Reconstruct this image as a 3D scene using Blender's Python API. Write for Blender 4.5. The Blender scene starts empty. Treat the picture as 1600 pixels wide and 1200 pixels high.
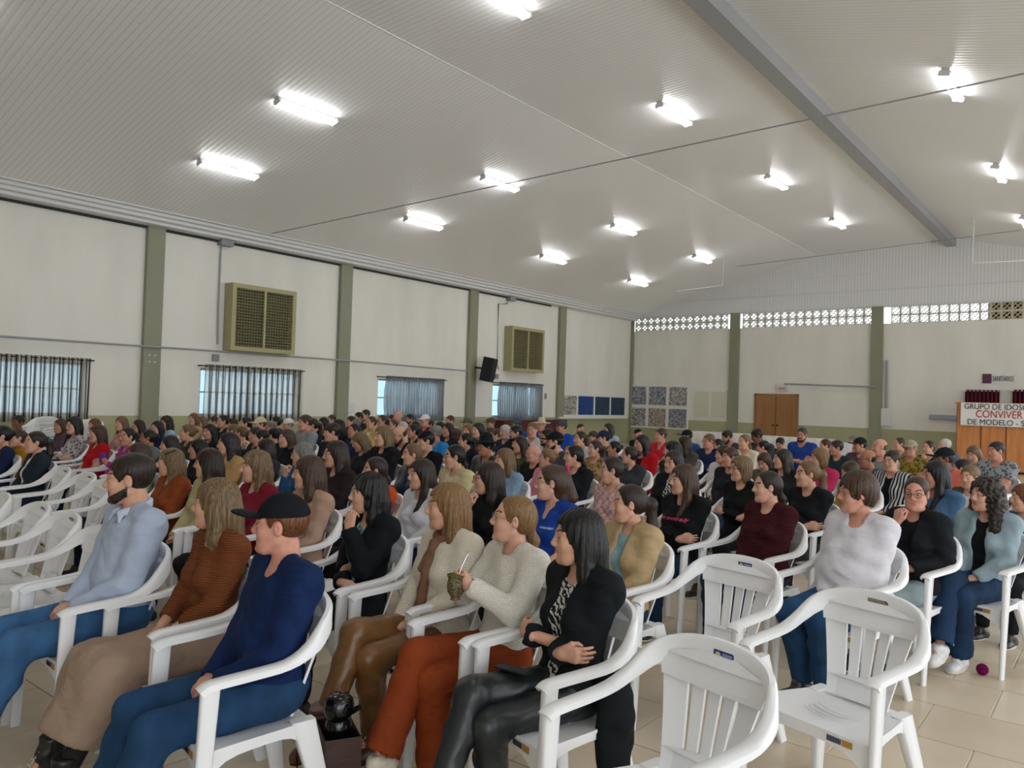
import bpy, math, random
import numpy as np
from mathutils import Vector, Matrix
R = math.radians
SC = bpy.context.scene
COL = SC.collection
H = 1.65                                   # eye height of the camera
# ---------------------------------------------------------------- camera
cam = bpy.data.cameras.new('camera'); co = bpy.data.objects.new('camera', cam); COL.objects.link(co)
MW = np.array([[0.78133728, -0.01284851, 0.62397674], [0.62328001, -0.03545026, -0.7811948], [0.03215732, 0.99928884, -0.01969039]])
m4 = Matrix([list(r) + [0] for r in MW.tolist()] + [[0, 0, 0, 1]])
co.matrix_world = Matrix.Translation((0, 0, H)) @ m4
cam.sensor_width = 36; cam.lens = 1212 / 1600 * 36; cam.clip_start = .05; cam.clip_end = 200
SC.camera = co
cam.dof.use_dof = True; cam.dof.focus_distance = 4.5; cam.dof.aperture_fstop = 7.0
# ---------------------------------------------------------------- light
w = bpy.data.worlds.new('world'); SC.world = w; w.use_nodes = True
bg = w.node_tree.nodes['Background']; bg.inputs[0].default_value = (.88, .94, 1, 1); bg.inputs[1].default_value = 2.3
SC.view_settings.view_transform = 'Standard'; SC.view_settings.look = 'None'
SC.view_settings.exposure = 0.48; SC.view_settings.gamma = 1; SC.view_settings.use_curve_mapping = False
TUBE = 21.0                                # emission of the ceiling tubes
SC.cycles.max_bounces = 6; SC.cycles.diffuse_bounces = 4; SC.cycles.glossy_bounces = 2; SC.cycles.transparent_max_bounces = 6
SC.cycles.sample_clamp_indirect = 4

# ---------------------------------------------------------------- materials
def lin(h):
    h = h.lstrip('#'); c = [int(h[i:i+2], 16) / 255 for i in (0, 2, 4)]
    return tuple(x / 12.92 if x <= .04045 else ((x + .055) / 1.055) ** 2.4 for x in c) + (1,)
MC = {}
def mat(key, col, rough=.6, spec=.4, kind=None, col2=None, metal=0, scale=1.0, bump=.3, emit=0):
    k = (key, col, kind)
    if k in MC: return MC[k]
    m = bpy.data.materials.new(key); m.use_nodes = True; nt = m.node_tree; N = nt.nodes; L = nt.links
    b = N['Principled BSDF']; c = lin(col)
    b.inputs['Base Color'].default_value = c; b.inputs['Roughness'].default_value = rough
    b.inputs['Specular IOR Level'].default_value = spec; b.inputs['Metallic'].default_value = metal
    if emit:
        b.inputs['Emission Color'].default_value = c; b.inputs['Emission Strength'].default_value = emit
    m.diffuse_color = c
    if kind:
        tc = N.new('ShaderNodeTexCoord'); mp = N.new('ShaderNodeMapping'); L.new(tc.outputs['Object'], mp.inputs[0])
        c2 = lin(col2) if col2 else tuple(x * .62 for x in c[:3]) + (1,)
        ramp = N.new('ShaderNodeValToRGB'); ramp.color_ramp.elements[0].color = c2; ramp.color_ramp.elements[1].color = c
        bp = N.new('ShaderNodeBump'); bp.inputs['Strength'].default_value = bump; bp.inputs['Distance'].default_value = .01
        def fin(out, lo=.3, hi=.7, hgt=None):
            ramp.color_ramp.elements[0].position = lo; ramp.color_ramp.elements[1].position = hi
            L.new(out, ramp.inputs[0]); L.new(ramp.outputs[0], b.inputs['Base Color'])
            L.new(hgt or out, bp.inputs['Height']); L.new(bp.outputs[0], b.inputs['Normal'])
        no = N.new('ShaderNodeTexNoise'); no.inputs['Scale'].default_value = 1; no.inputs['Detail'].default_value = 3
        if kind == 'hair':
            mp.inputs['Scale'].default_value = (170, 170, 6); L.new(mp.outputs[0], no.inputs[0]); fin(no.outputs[0], .38, .64)
        elif kind == 'cloth':
            mp.inputs['Scale'].default_value = (11, 11, 17); no.inputs['Distortion'].default_value = .8; bp.inputs['Distance'].default_value = .02; L.new(mp.outputs[0], no.inputs[0]); fin(no.outputs[0], .25, .6)
        elif kind == 'denim':
            mp.inputs['Scale'].default_value = (9, 9, 6); no.inputs['Detail'].default_value = 6; L.new(mp.outputs[0], no.inputs[0]); fin(no.outputs[0], .35, .7)
        elif kind in ('knit', 'stripe', 'rib', 'plank', 'plankx', 'curtain', 'zebra'):
            wv = N.new('ShaderNodeTexWave'); L.new(mp.outputs[0], wv.inputs[0])
            wv.inputs['Scale'].default_value = {'knit': 38, 'stripe': 9, 'rib': 30, 'plank': 3.14, 'plankx': 3.14, 'curtain': 2, 'zebra': 14}[kind] * scale
            wv.bands_direction = {'knit': 'Z', 'stripe': 'X', 'rib': 'Z', 'plank': 'Y', 'plankx': 'X', 'curtain': 'Y', 'zebra': 'DIAGONAL'}[kind]
            if kind in ('knit', 'zebra'): wv.inputs['Distortion'].default_value = 6; wv.inputs['Detail'].default_value = 1; wv.inputs['Detail Scale'].default_value = 3
            if kind in ('plank', 'plankx'): fin(wv.outputs['Fac'], 0, .07)
            elif kind in ('stripe', 'zebra'): fin(wv.outputs['Fac'], .48, .52)
            else: fin(wv.outputs['Fac'], .0, .9)
        elif kind == 'plaid':
            ck = N.new('ShaderNodeTexChecker'); ck.inputs['Scale'].default_value = 28 * scale; L.new(mp.outputs[0], ck.inputs[0]); fin(ck.outputs['Fac'], .4, .6)
        elif kind == 'print':
            vo = N.new('ShaderNodeTexVoronoi'); vo.inputs['Scale'].default_value = 24 * scale; L.new(mp.outputs[0], vo.inputs[0]); fin(vo.outputs['Distance'], .35, .5)
        elif kind == 'photos':
            mp.inputs['Scale'].default_value = (7, 7, 9); vo = N.new('ShaderNodeTexVoronoi'); vo.inputs['Scale'].default_value = 2.4; vo.feature = 'F1'
            vo.distance = 'CHEBYCHEV'; L.new(mp.outputs[0], vo.inputs[0])
            bw = N.new('ShaderNodeRGBToBW'); L.new(vo.outputs['Color'], bw.inputs[0]); fin(bw.outputs[0], .25, .8)
        elif kind == 'wood':
            mp.inputs['Scale'].default_value = (9, 9, .9); no.inputs['Detail'].default_value = 6; L.new(mp.outputs[0], no.inputs[0]); fin(no.outputs[0], .3, .7)
        elif kind == 'wall':
            mp.inputs['Scale'].default_value = (1.3, 1.3, .45); no.inputs['Detail'].default_value = 5; L.new(mp.outputs[0], no.inputs[0]); fin(no.outputs[0], .3, .62)
        elif kind == 'skin':
            mp.inputs['Scale'].default_value = (22, 22, 22); L.new(mp.outputs[0], no.inputs[0]); fin(no.outputs[0], .3, .7)
        elif kind == 'tile':
            mp.inputs['Scale'].default_value = (3, 3, 3); no.inputs['Detail'].default_value = 6; L.new(mp.outputs[0], no.inputs[0]); fin(no.outputs[0], .3, .75)
    if kind in ('skin',):
        b.inputs['Subsurface Weight'].default_value = .0
    MC[k] = m; return m

# ---------------------------------------------------------------- object helpers
def tag(o, label=None, cat=None, group=None, kind=None):
    if label: o['label'] = label
    if cat: o['category'] = cat
    if group: o['group'] = group
    if kind: o['kind'] = kind
    return o
def empty(name, loc=(0, 0, 0), rz=0, **kw):
    o = bpy.data.objects.new(name, None); COL.objects.link(o); o.location = loc; o.rotation_euler = (0, 0, rz); o.empty_display_size = .1
    return tag(o, **kw)
def link(name, me, parent=None, mx=None):
    o = bpy.data.objects.new(name, me); COL.objects.link(o)
    if parent: o.parent = parent
    if mx is not None: o.matrix_local = mx
    return o
class MB:
    def __init__(s): s.v = []; s.f = []; s.mi = []
    def add(s, vs, fs, mi=0):
        n = len(s.v); s.v += [tuple(v) for v in vs]; s.f += [tuple(i + n for i in f) for f in fs]; s.mi += [mi] * len(fs); return s
    def box(s, a, b, mi=0):
        x0, y0, z0 = a; x1, y1, z1 = b
        return s.add([(x0,y0,z0),(x1,y0,z0),(x1,y1,z0),(x0,y1,z0),(x0,y0,z1),(x1,y0,z1),(x1,y1,z1),(x0,y1,z1)],
                     [(0,3,2,1),(4,5,6,7),(0,1,5,4),(1,2,6,5),(2,3,7,6),(3,0,4,7)], mi)
    def loft(s, rings, closed=False, cap=True, mi=0):
        k = len(rings[0]); n = len(rings); vs = [p for r in rings for p in r]; fs = []
        for i in range(n if closed else n - 1):
            j = (i + 1) % n
            for q in range(k):
                r = (q + 1) % k; fs.append((i*k+q, i*k+r, j*k+r, j*k+q))
        if cap and not closed: fs += [tuple(range(k))[::-1], tuple((n-1)*k + q for q in range(k))]
        return s.add(vs, fs, mi)
    def tube(s, pts, r, n=8, closed=False, mi=0, rr=None):
        P = [Vector(p) for p in pts]; rings = []; up = Vector((0, 0, 1))
        for i, p in enumerate(P):
            a = P[i-1] if (i or closed) else p; b = P[(i+1) % len(P)] if (i < len(P)-1 or closed) else p
            t = (b - a).normalized(); u = t.cross(up)
            if u.length < .1: u = t.cross(Vector((0, 1, 0)))
            u.normalize(); v = u.cross(t); q = rr[i] if rr else r
            rings.append([p + u*math.cos(2*math.pi*k/n)*q + v*math.sin(2*math.pi*k/n)*q for k in range(n)])
        return s.loft(rings, closed, True, mi)
    def lathe(s, prof, n=20, c=(0, 0, 0), mi=0):
        rings = [[(c[0]+r*math.cos(2*math.pi*k/n), c[1]+r*math.sin(2*math.pi*k/n), c[2]+z) for k in range(n)] for r, z in prof]
        return s.loft(rings, False, True, mi)
    def ball(s, c, r, n=12, mi=0, rz=None):
        return s.lathe([(max(1e-4, r*math.sin(math.pi*i/n)), -(rz or r)*math.cos(math.pi*i/n)) for i in range(n+1)], 2*n, c, mi)
    def mesh(s, name, *mats, smooth=True, ang=40):
        me = bpy.data.meshes.new(name); me.from_pydata(s.v, [], s.f)
        for m in mats: me.materials.append(m)
        if any(s.mi): me.polygons.foreach_set('material_index', s.mi)
        if smooth:
            me.polygons.foreach_set('use_smooth', [True]*len(s.f))
            me.set_sharp_from_angle(angle=R(ang))
        me.update(); return me
    def obj(s, name, parent, *mats, **kw): return link(name, s.mesh(name, *mats, **kw), parent)
def struct(o): o['kind'] = 'structure'; return o
def bevel(o, w=.01, seg=2):
    m = o.modifiers.new('bevel', 'BEVEL'); m.width = w; m.segments = seg; m.limit_method = 'ANGLE'; return o
def text(name, s, size, m, parent, mx, ext=.004, align='CENTER', bold=.0):
    cu = bpy.data.curves.new(name, 'FONT'); cu.body = s; cu.size = size; cu.extrude = ext; cu.align_x = align; cu.align_y = 'CENTER'; cu.offset = bold*.5
    t = bpy.data.objects.new(name, cu); me = bpy.data.meshes.new_from_object(t); bpy.data.objects.remove(t)
    me.materials.clear(); me.materials.append(m)
    return link(name, me, parent, mx)

# ================================================================ ROOM
XL = -16.4; YB = 28.5; ZT = 5.13; ZO = 1.05; XR = 5.6; YF = -7.0
PROF = [(-15.9, 5.34), (-8.9, 7.16), (-4.62, 7.36), (3.7, 5.2), (XR, 4.7)]
def cz(x):
    for (a, za), (b, zb) in zip(PROF, PROF[1:]):
        if x <= b: return za + (zb-za)*(x-a)/(b-a)
    return PROF[-1][1]
M_WALL = mat('white_wall_paint', 'e9e6dc', .75, .2, 'wall', 'e0ddd3', bump=.05)
M_OLIVE = mat('olive_paint', 'aaa986', .5, .35, 'wall', 'a2a17e', bump=.05)
M_PIL = mat('olive_pilaster_paint', '8f8f7a', .55, .3, 'wall', '888873', bump=.05)
M_PVC = mat('ceiling_pvc', 'f1f0ee', .33, .45, 'plank', 'd6d5d3', bump=.25, scale=1.0)
M_PVCG = mat('gable_pvc', 'e4e4e2', .4, .4, 'plankx', 'c6c6c4', bump=.4)
M_TRIM = mat('white_trim', 'd8d8d6', .45, .4)
M_CHAIR = mat('white_chair_plastic', 'f0f0f1', .27, .5)
M_GREY = mat('grey_metal', '8b8f93', .5, .4)
M_DARK = mat('dark_plastic', '15171a', .45, .4)

# floor slab and tiles
g = MB().box((XL-.3, YF, -.2), (XR, YB+.3, -.004)).obj('floor', None, mat('tile_far', 'd6c8b0', .3, .5, 'tile', 'ccbda4', bump=.02), smooth=False); struct(g)
rnd = random.Random(4)
tmats = [mat('beige_floor_tile', c, .3, .45, 'tile', c2, bump=.03) for c, c2 in (('ddceb6', 'd3c3a9'), ('d9c9b0', 'cfbfa6'), ('e0d2bb', 'd6c7ae'))]
tme = []
for tm in tmats:
    b = MB(); q = .004; s_ = .27-.003
    b.add([(-s_,-s_,-.012),(s_,-s_,-.012),(s_,s_,-.012),(-s_,s_,-.012),(-s_,-s_,-.001),(s_,-s_,-.001),(s_,s_,-.001),(-s_,s_,-.001),
           (-s_+q,-s_+q,0),(s_-q,-s_+q,0),(s_-q,s_-q,0),(-s_+q,s_-q,0)],
          [(0,1,5,4),(1,2,6,5),(2,3,7,6),(3,0,4,7),(4,5,9,8),(5,6,10,9),(6,7,11,10),(7,4,8,11),(8,9,10,11)])
    tme.append(b.mesh('tile', tm, smooth=False))
cand = []
far = MB()
for j in range(-4, 22):
    y = 1.75 + .54*j + .27; off = 0 if j % 2 else .27
    for i in range(-20, 8):
        x = -.85 + .54*i + off + .27 - .54
        cam_d = .62398*-x + .7812*y; side = .78134*x + .62328*y
        if cam_d > 1.2 and abs(side) < cam_d*.72 + .5 and x < .6: cand.append((math.hypot(x+1.2, y-4), x, y))
cand.sort()
for k, (d, x, y) in enumerate(cand):
    if k < 300:
        o = link('tile', tme[rnd.randrange(3)], g, Matrix.Translation((x, y, 0)))
grout = MB().box((XL, YF, -.0045), (XR, YB, -.0035))
for d, x, y in cand[300:]: far.box((x-.267, y-.267, -.01), (x+.267, y+.267, -.0005))
if far.v: tag(far.obj('tile_field', g, tmats[0], smooth=False), kind='stuff')
gf = MB()
for j in range(-4, 60):
    y = 1.75+.54*j; gf.box((XL, y-.003, -.004), (XR, y+.003, -.0025))
gf.obj('grout_line', g, mat('grout', '6f6354', .9, .1), smooth=False)

struct(MB().box((XL-.2, YF-.2, 0), (XR, YF, 7.4)).obj('wall_front', None, M_WALL, smooth=False))
# left wall : white above, olive below, window openings
WIN = [(4.2, 6.67), (9.5, 12.05), (14.5, 17.25), (19.35, 21.75)]   # y spans of the windows
WZ = (1.02, 2.33)
def onwall(px, py):                                    # point of the left wall plane seen at a pixel
    d = MW @ np.array([px-800, 600-py, -1212.]); t = XL/d[0]; return d[1]*t, H+d[2]*t
def onback(px, py, Y=YB):
    d = MW @ np.array([px-800, 600-py, -1212.]); t = Y/d[1]; return d[0]*t, H+d[2]*t
WIN = [(3.6, onwall(134, 570)[0]), (onwall(313, 580)[0], onwall(466, 583)[0]), (onwall(591, 592)[0], onwall(690, 596)[0]), (onwall(770, 602)[0], onwall(843, 603)[0])]
WT = [onwall(60, 563)[1], onwall(390, 579)[1], onwall(640, 594)[1], onwall(806, 602)[1]]
b = MB(); ys = [YF] + [v for w_ in WIN for v in w_] + [YB]
for i in range(0, len(ys), 2): b.box((XL-.2, ys[i], ZO), (XL, ys[i+1], ZT))
for (a, c), t in zip(WIN, WT): b.box((XL-.2, a, t), (XL, c, ZT))
struct(b.obj('wall_left', None, M_WALL, smooth=False))
wl = bpy.data.objects['wall_left']
MB().box((XL-.2, YF, 0), (XL+.004, YB, ZO)).obj('dado', wl, M_OLIVE, smooth=False)
TN = [2]
def tname(): TN[0] += 1; return 'trim_%d' % TN[0]
PY = [2.7, 8.1, 13.25, 18.37, 23.3]
for y in PY:
    o = MB().box((XL, y-.19, 0), (XL+.12, y+.19, ZT)).obj(tname(), None, M_PIL, smooth=False); struct(bevel(o, .008))
    if y == 8.1: p8 = o
b = MB()
for dz in (2.2, 2.34):
    for dy in (-.06, .06): b.box((XL+.12, 8.1+dy-.015, dz-.015), (XL+.127, 8.1+dy+.015, dz+.015))
b.obj('bolt', p8, M_TRIM, smooth=False)
o = MB().box((XL, YB-.12, 0), (XL+.12, YB, ZT)).obj(tname(), None, M_PIL, smooth=False); struct(o)

M_CURT_A = mat('striped_curtain_fabric', 'e9e6dc', .8, .1, 'curtain', '3a3a38', scale=1.9, bump=0)
M_CURT_B = mat('pale_grey_curtain_fabric', 'aab0b4', .8, .1, 'curtain', '979da2', scale=3, bump=0)
for m_ in (M_CURT_A, M_CURT_B):
    nt = m_.node_tree; tb = nt.nodes.new('ShaderNodeBsdfTranslucent'); mx = nt.nodes.new('ShaderNodeMixShader'); mx.inputs[0].default_value = .65
    ob = nt.nodes['Material Output']; pb = nt.nodes['Principled BSDF']
    src = pb.inputs['Base Color'].links[0].from_socket; nt.links.new(src, tb.inputs[0])
    nt.links.new(pb.outputs[0], mx.inputs[1]); nt.links.new(tb.outputs[0], mx.inputs[2]); nt.links.new(mx.outputs[0], ob.inputs[0])
    t2 = nt.nodes.new('ShaderNodeBsdfTransparent'); m2 = nt.nodes.new('ShaderNodeMixShader'); bw_ = nt.nodes.new('ShaderNodeRGBToBW'); ml = nt.nodes.new('ShaderNodeMath'); ml.operation = 'MULTIPLY_ADD'
    ml.inputs[1].default_value = .5; ml.inputs[2].default_value = .22; nt.links.new(src, bw_.inputs[0]); nt.links.new(bw_.outputs[0], ml.inputs[0]); nt.links.new(ml.outputs[0], m2.inputs[0])
    nt.links.new(mx.outputs[0], m2.inputs[1]); nt.links.new(t2.outputs[0], m2.inputs[2]); nt.links.new(m2.outputs[0], ob.inputs[0])
M_GLASS = mat('window_glass', 'e8f4ff', .05, .5)
nt = M_GLASS.node_tree; tr = nt.nodes.new('ShaderNodeBsdfTransparent'); mx = nt.nodes.new('ShaderNodeMixShader'); mx.inputs[0].default_value = .85
nt.links.new(nt.nodes['Principled BSDF'].outputs[0], mx.inputs[1]); nt.links.new(tr.outputs[0], mx.inputs[2]); nt.links.new(mx.outputs[0], nt.nodes['Material Output'].inputs[0])
M_ALU = mat('window_aluminium', '9ea3a6', .4, .5)
CL = ['striped dark and cream curtain over the window at the far left edge', 'striped curtain with blue daylight through it under the larger air cooler',
      'plain pale grey curtain pair over the third window', 'plain grey curtain over the window beneath the smaller air cooler']
for i, ((a, c), t) in enumerate(zip(WIN, WT)):
    win = empty('window_%d' % (i+1), (XL-.1, (a+c)/2, ZO), kind='structure')
    hw = (c-a)/2; hh = t-ZO; f = MB()
    for y0, y1, z0, z1 in ((-hw, hw, 0, .05), (-hw, hw, hh-.05, hh), (-hw, -hw+.05, 0, hh), (hw-.05, hw, 0, hh), (-.025, .025, 0, hh), (-hw, hw, hh*.5-.015, hh*.5+.015)):
        f.box((-.03, y0, z0), (.03, y1, z1))
    f.obj('window_frame', win, M_ALU, smooth=False)
    for y0, y1 in ((-hw+.05, -.025), (.025, hw-.05)): MB().box((-.004, y0, .05), (.004, y1, hh-.05)).obj('pane', win, M_GLASS, smooth=False)
    # curtain : wavy sheet with a rod; the near edge leaves a strip of window free
    cu = empty('curtain', (XL+.10, (a+c)/2, ZO), label=CL[i], cat='curtain')
    MB().tube([(0, -hw-.12, hh+.05), (0, hw+.12, hh+.05)], .014, 8).box((-.098, -hw-.06, hh+.035), (.01, -hw-.04, hh+.065)).box((-.098, hw+.06, hh+.035), (.01, hw+.08, hh+.065)).obj('curtain_rod', cu, M_DARK)
    free = (0, .1, .22, .2)[i]
    segs = [(-hw-.02+free, hw+.06)] if i < 2 else [(-hw+free, hw*(.12 if i == 2 else .42)), (hw*(.16 if i == 2 else .5), hw+.04)]
    for s0, s1 in segs:
        v = []; f = []; n = int((s1-s0)/.02); zs = [hh+.09, hh*.66, hh*.33, -.12]
        for r_, z in enumerate(zs):
            for k in range(n+1):
                y = s0+(s1-s0)*k/n; pull = (.0 if i < 2 else .10*math.sin(r_*1.1)*(1-k/n))
                am = .03+.012*r_
                v.append((am*math.sin(y*2*math.pi/(.17 if i < 2 else .11)+.6*math.sin(y*5)), y-pull*(.7 if i > 1 else 0), z))
        for r_ in range(3):
            for k in range(n): p = r_*(n+1)+k; f.append((p, p+1, p+n+2, p+n+1))
        o = MB().add(v, f).obj('curtain_panel', cu, M_CURT_A if i < 2 else M_CURT_B, ang=180)
        sd = o.modifiers.new('thick', 'SOLIDIFY'); sd.thickness = .003
# outside ground and a pale blue backdrop added to tint the window light
tag(MB().box((-60, -30, -.3), (XL-.3, 60, -.21)).obj('ground', None, mat('yard_ground', 'b8b4a4', .9, .1), smooth=False), kind='structure')

ng = MB().box((-34, -20, 0), (-33.8, 60, 3.6)).obj('blue_backdrop', None, mat('backdrop_blue', 'a9cbe2', .9, .1, 'wall', '9dbfd6'), smooth=False); tag(ng, kind='structure')
MB().box((-34.2, -20, 3.6), (-33.4, 60, 3.75)).obj('backdrop_cap', ng, M_TRIM, smooth=False)
# back wall
b = MB(); ZG0, ZG1 = 4.64, 5.22
b.box((XL, YB, ZO), (XR, YB+.2, ZG0)); bw = struct(b.obj('wall_back', None, M_WALL, smooth=False))
MB().box((XL, YB-.004, 0), (XR, YB+.2, ZO)).obj('dado', bw, M_OLIVE, smooth=False)
BP = [-11.88, -6.81, -1.7, 3.4]
for x in BP: struct(bevel(MB().box((x-.19, YB-.12, 0), (x+.19, YB, ZG1)).obj(tname(), None, M_PIL, smooth=False), .008))
gb = MB(); top = [(XL, 5.13), (-15.9, 5.34)] + PROF[1:]
gb.add([(x, YB, ZG1) for x, z in top] + [(x, YB, max(z, ZG1) + .05) for x, z in top] + [(x, YB+.15, ZG1) for x, z in top] + [(x, YB+.15, max(z, ZG1) + .05) for x, z in top],
       [(i, i+1, i+1+len(top), i+len(top)) for i in range(len(top)-1)] + [(i+2*len(top), i+3*len(top), i+1+3*len(top), i+1+2*len(top)) for i in range(len(top)-1)])
gb.obj('gable_panel', bw, M_PVCG, smooth=False)
MB().box((XL, YB-.03, 5.78), (XR, YB, 5.82)).obj('gable_joint', bw, M_TRIM, smooth=False)
MB().box((XL, YB-.04, ZG1-.03), (XR, YB+.1, ZG1+.03)).obj('gable_sill', bw, M_TRIM, smooth=False)
# vented concrete blocks : two rows
M_BLK = mat('vent_block_concrete', 'cfccc2', .7, .2)
M_BLKB = mat('vent_block_cream', 'd8cfb4', .7, .2)
vb = []
for m_ in (M_BLK, M_BLKB):
    b = MB(); s_ = .285; t_ = .022
    b.box((0, 0, 0), (s_, .1, t_)); b.box((0, 0, s_-t_), (s_, .1, s_)); b.box((0, 0, 0), (t_, .1, s_)); b.box((s_-t_, 0, 0), (s_, .1, s_))
    for q in (-1, 1):
        for k in (-.07, 0, .07):
            c = s_/2
            l = .13-abs(k)
            b.add([(c-l+k*(q), 0, c-l*q-k-.012), (c+l+k*q, 0, c+l*q-k-.012), (c+l+k*q, 0, c+l*q-k+.012), (c-l+k*q, 0, c-l*q-k+.012),
                   (c-l+k*q, .1, c-l*q-k-.012), (c+l+k*q, .1, c+l*q-k-.012), (c+l+k*q, .1, c+l*q-k+.012), (c-l+k*q, .1, c-l*q-k+.012)],
                  [(0,1,2,3), (7,6,5,4), (3,2,6,7), (1,0,4,5)]) if k == 0 or True else None
    vb.append(b.mesh('vent_block', m_, smooth=False))
x = XL+.13; n = 0
while x < 3:
    if not any(abs(x+.14-p) < .33 for p in BP):
        for r_ in (0, 1):
            link('vent_block', vb[1 if x > -3.55 else 0], bw, Matrix.Translation((x, YB+.02, ZG0+r_*.287))); n += 1
    x += .29
# cream lining behind the last blocks, where the openings are closed from outside
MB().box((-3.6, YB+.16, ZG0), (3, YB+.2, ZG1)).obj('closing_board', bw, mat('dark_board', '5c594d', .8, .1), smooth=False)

# right wall far away, only its back part (a doorway side of the hall is open to daylight)
b = MB().box((XR, -1, 4.0), (XR+.2, YB, 4.8)).box((XR, -1, 0), (XR+.2, YB, .5))
for y in (-1, 4, 9, 14, 19, 24, YB-.4): b.box((XR, y, .5), (XR+.2, y+.4, 4.0))
struct(b.obj('wall_right', None, M_WALL, smooth=False))
# ceiling
b = MB(); pr = PROF
for (x0, z0), (x1, z1) in zip(pr, pr[1:]):
    b.add([(x0, YF, z0), (x1, YF, z1), (x1, YB, z1), (x0, YB, z0), (x0, YF, z0+.06), (x1, YF, z1+.06), (x1, YB, z1+.06), (x0, YB, z0+.06)],
          [(0,3,2,1), (4,5,6,7), (0,1,5,4), (2,3,7,6), (0,4,7,3), (1,2,6,5)])
ce = struct(b.obj('ceiling', None, M_PVC, smooth=False))
MB().box((-4.78, YF, 7.08), (-4.50, YB, 7.36)).obj('ridge_beam', ce, mat('ridge_beam_grey', '9b9c9c', .5, .3), smooth=False)
MB().box((-8.915, YF, 7.15), (-8.885, YB, 7.165)).obj('seam_cover', ce, M_PVC, smooth=False)
# cove along the left wall, in steps
cv = MB()
prof = [(XL, 5.13), (XL, 5.07), (-16.12, 5.10), (-16.12, 5.16), (-16.02, 5.18), (-16.02, 5.24), (-15.95, 5.26), (-15.95, 5.32), (-15.85, 5.33), (-15.85, 5.45), (XL, 5.45)]
cv.loft([[(x, y, z) for x, z in prof] for y in (YF, YB)])
struct(cv.obj('trim_1', None, M_TRIM, smooth=False))
struct(MB().box((XL, YF, 5.03), (XL+.06, 22.6, 5.09)).obj('trim_2', None, mat('painted_gap_shade', '3c3f3c', .8, .1), smooth=False))  # solid dark strip, shade under the cove put into its colour
# steel tie rods crossing the hall at eave height
def tie(p0, p1, lab): tag(MB().tube([p0, p1], .011, 6).obj('tie_rod', None, mat('steel_cable', '8e8f8f', .5, .4)), lab, 'cable')
def ceilpt(px, py):
    d = MW @ np.array([px-800, 600-py, -1212.])
    for (x0, z0), (x1, z1) in zip(PROF, PROF[1:]):
        nx, nz = -(z1-z0), x1-x0; t = (nx*x0+nz*(z0-H))/(nx*d[0]+nz*d[2]); X = d[0]*t
        if t > 0 and x0-.01 <= X <= x1+.01: return (X, d[1]*t, H+d[2]*t)
Yt = 8.1
def atY(px, py, Y): x, z = onback(px, py, Y); return (x, Y, z)
tie((-15.9, 10.6, 5.36), atY(1600, 115, 10.6), 'long thin steel cable running under the ceiling, nearer of the two')
tie(atY(905, 448, 27.0), atY(1600, 359, 25.5), 'long thin steel cable in front of the gable, farther of the two')

# ---- ceiling tube lamps
M_TUBE = mat('lamp_tube', 'fbfcff', .4, .3, emit=TUBE)
M_LB = mat('lamp_body', 'c9cac9', .5, .4)
def lamp_proto():
    r_ = empty('ceiling_lamp')
    MB().box((-.055, -.62, -.045), (.055, .62, .005)).obj('lamp_body', r_, M_LB, smooth=False)
    for sx in (-.05, .05):
        MB().tube([(sx, -.6, -.075), (sx, .6, -.075)], .021, 8).obj('lamp_tube', r_, M_TUBE)
    for sy in (-.605, .605): MB().box((-.08, sy-.02, -.1), (.08, sy+.02, -.03)).obj('lamp_holder', r_, M_TRIM, smooth=False)
    return r_
def copy_tree(o, parent=None):
    c = o.copy(); COL.objects.link(c); c.parent = parent
    for ch in o.children: copy_tree(ch, c)
    return c
lp = lamp_proto(); first = True
rown = {2.8: 'added overhead', 8.1: 'first', 13.35: 'second', 18.8: 'third', 23.9: 'farthest'}
coln = {-13.6: 'above the left wall side', -11.2: 'on the left slope beside the fold', -6.9: 'just left of the ridge beam', -2.2: 'right of the ridge beam', 2.2: 'added unseen low on the right slope', 4.6: 'added unseen at the right eave'}
for xx in (-13.6, -11.2, -6.9, -2.2, 2.2, 4.6):  # last two columns and the overhead row: unseen lamps added to brighten the back
    for yy in (2.8, 8.1, 13.35, 18.8, 23.9):
        if xx == -2.2 and yy == 8.1: pass
        o = lp if first else copy_tree(lp); first = False
        k = [i for i in range(4) if PROF[i][0] <= xx <= PROF[i+1][0]][0]
        sl = math.atan2(PROF[k+1][1]-PROF[k][1], PROF[k+1][0]-PROF[k][0])
        o.location = (xx, yy, cz(xx)-.01); o.rotation_euler = (0, -sl, 0)
        tag(o, 'lit twin tube ceiling lamp, %s one %s' % (rown[yy], coln[xx]), 'ceiling lamp', 'ceiling tube lamps')

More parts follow.
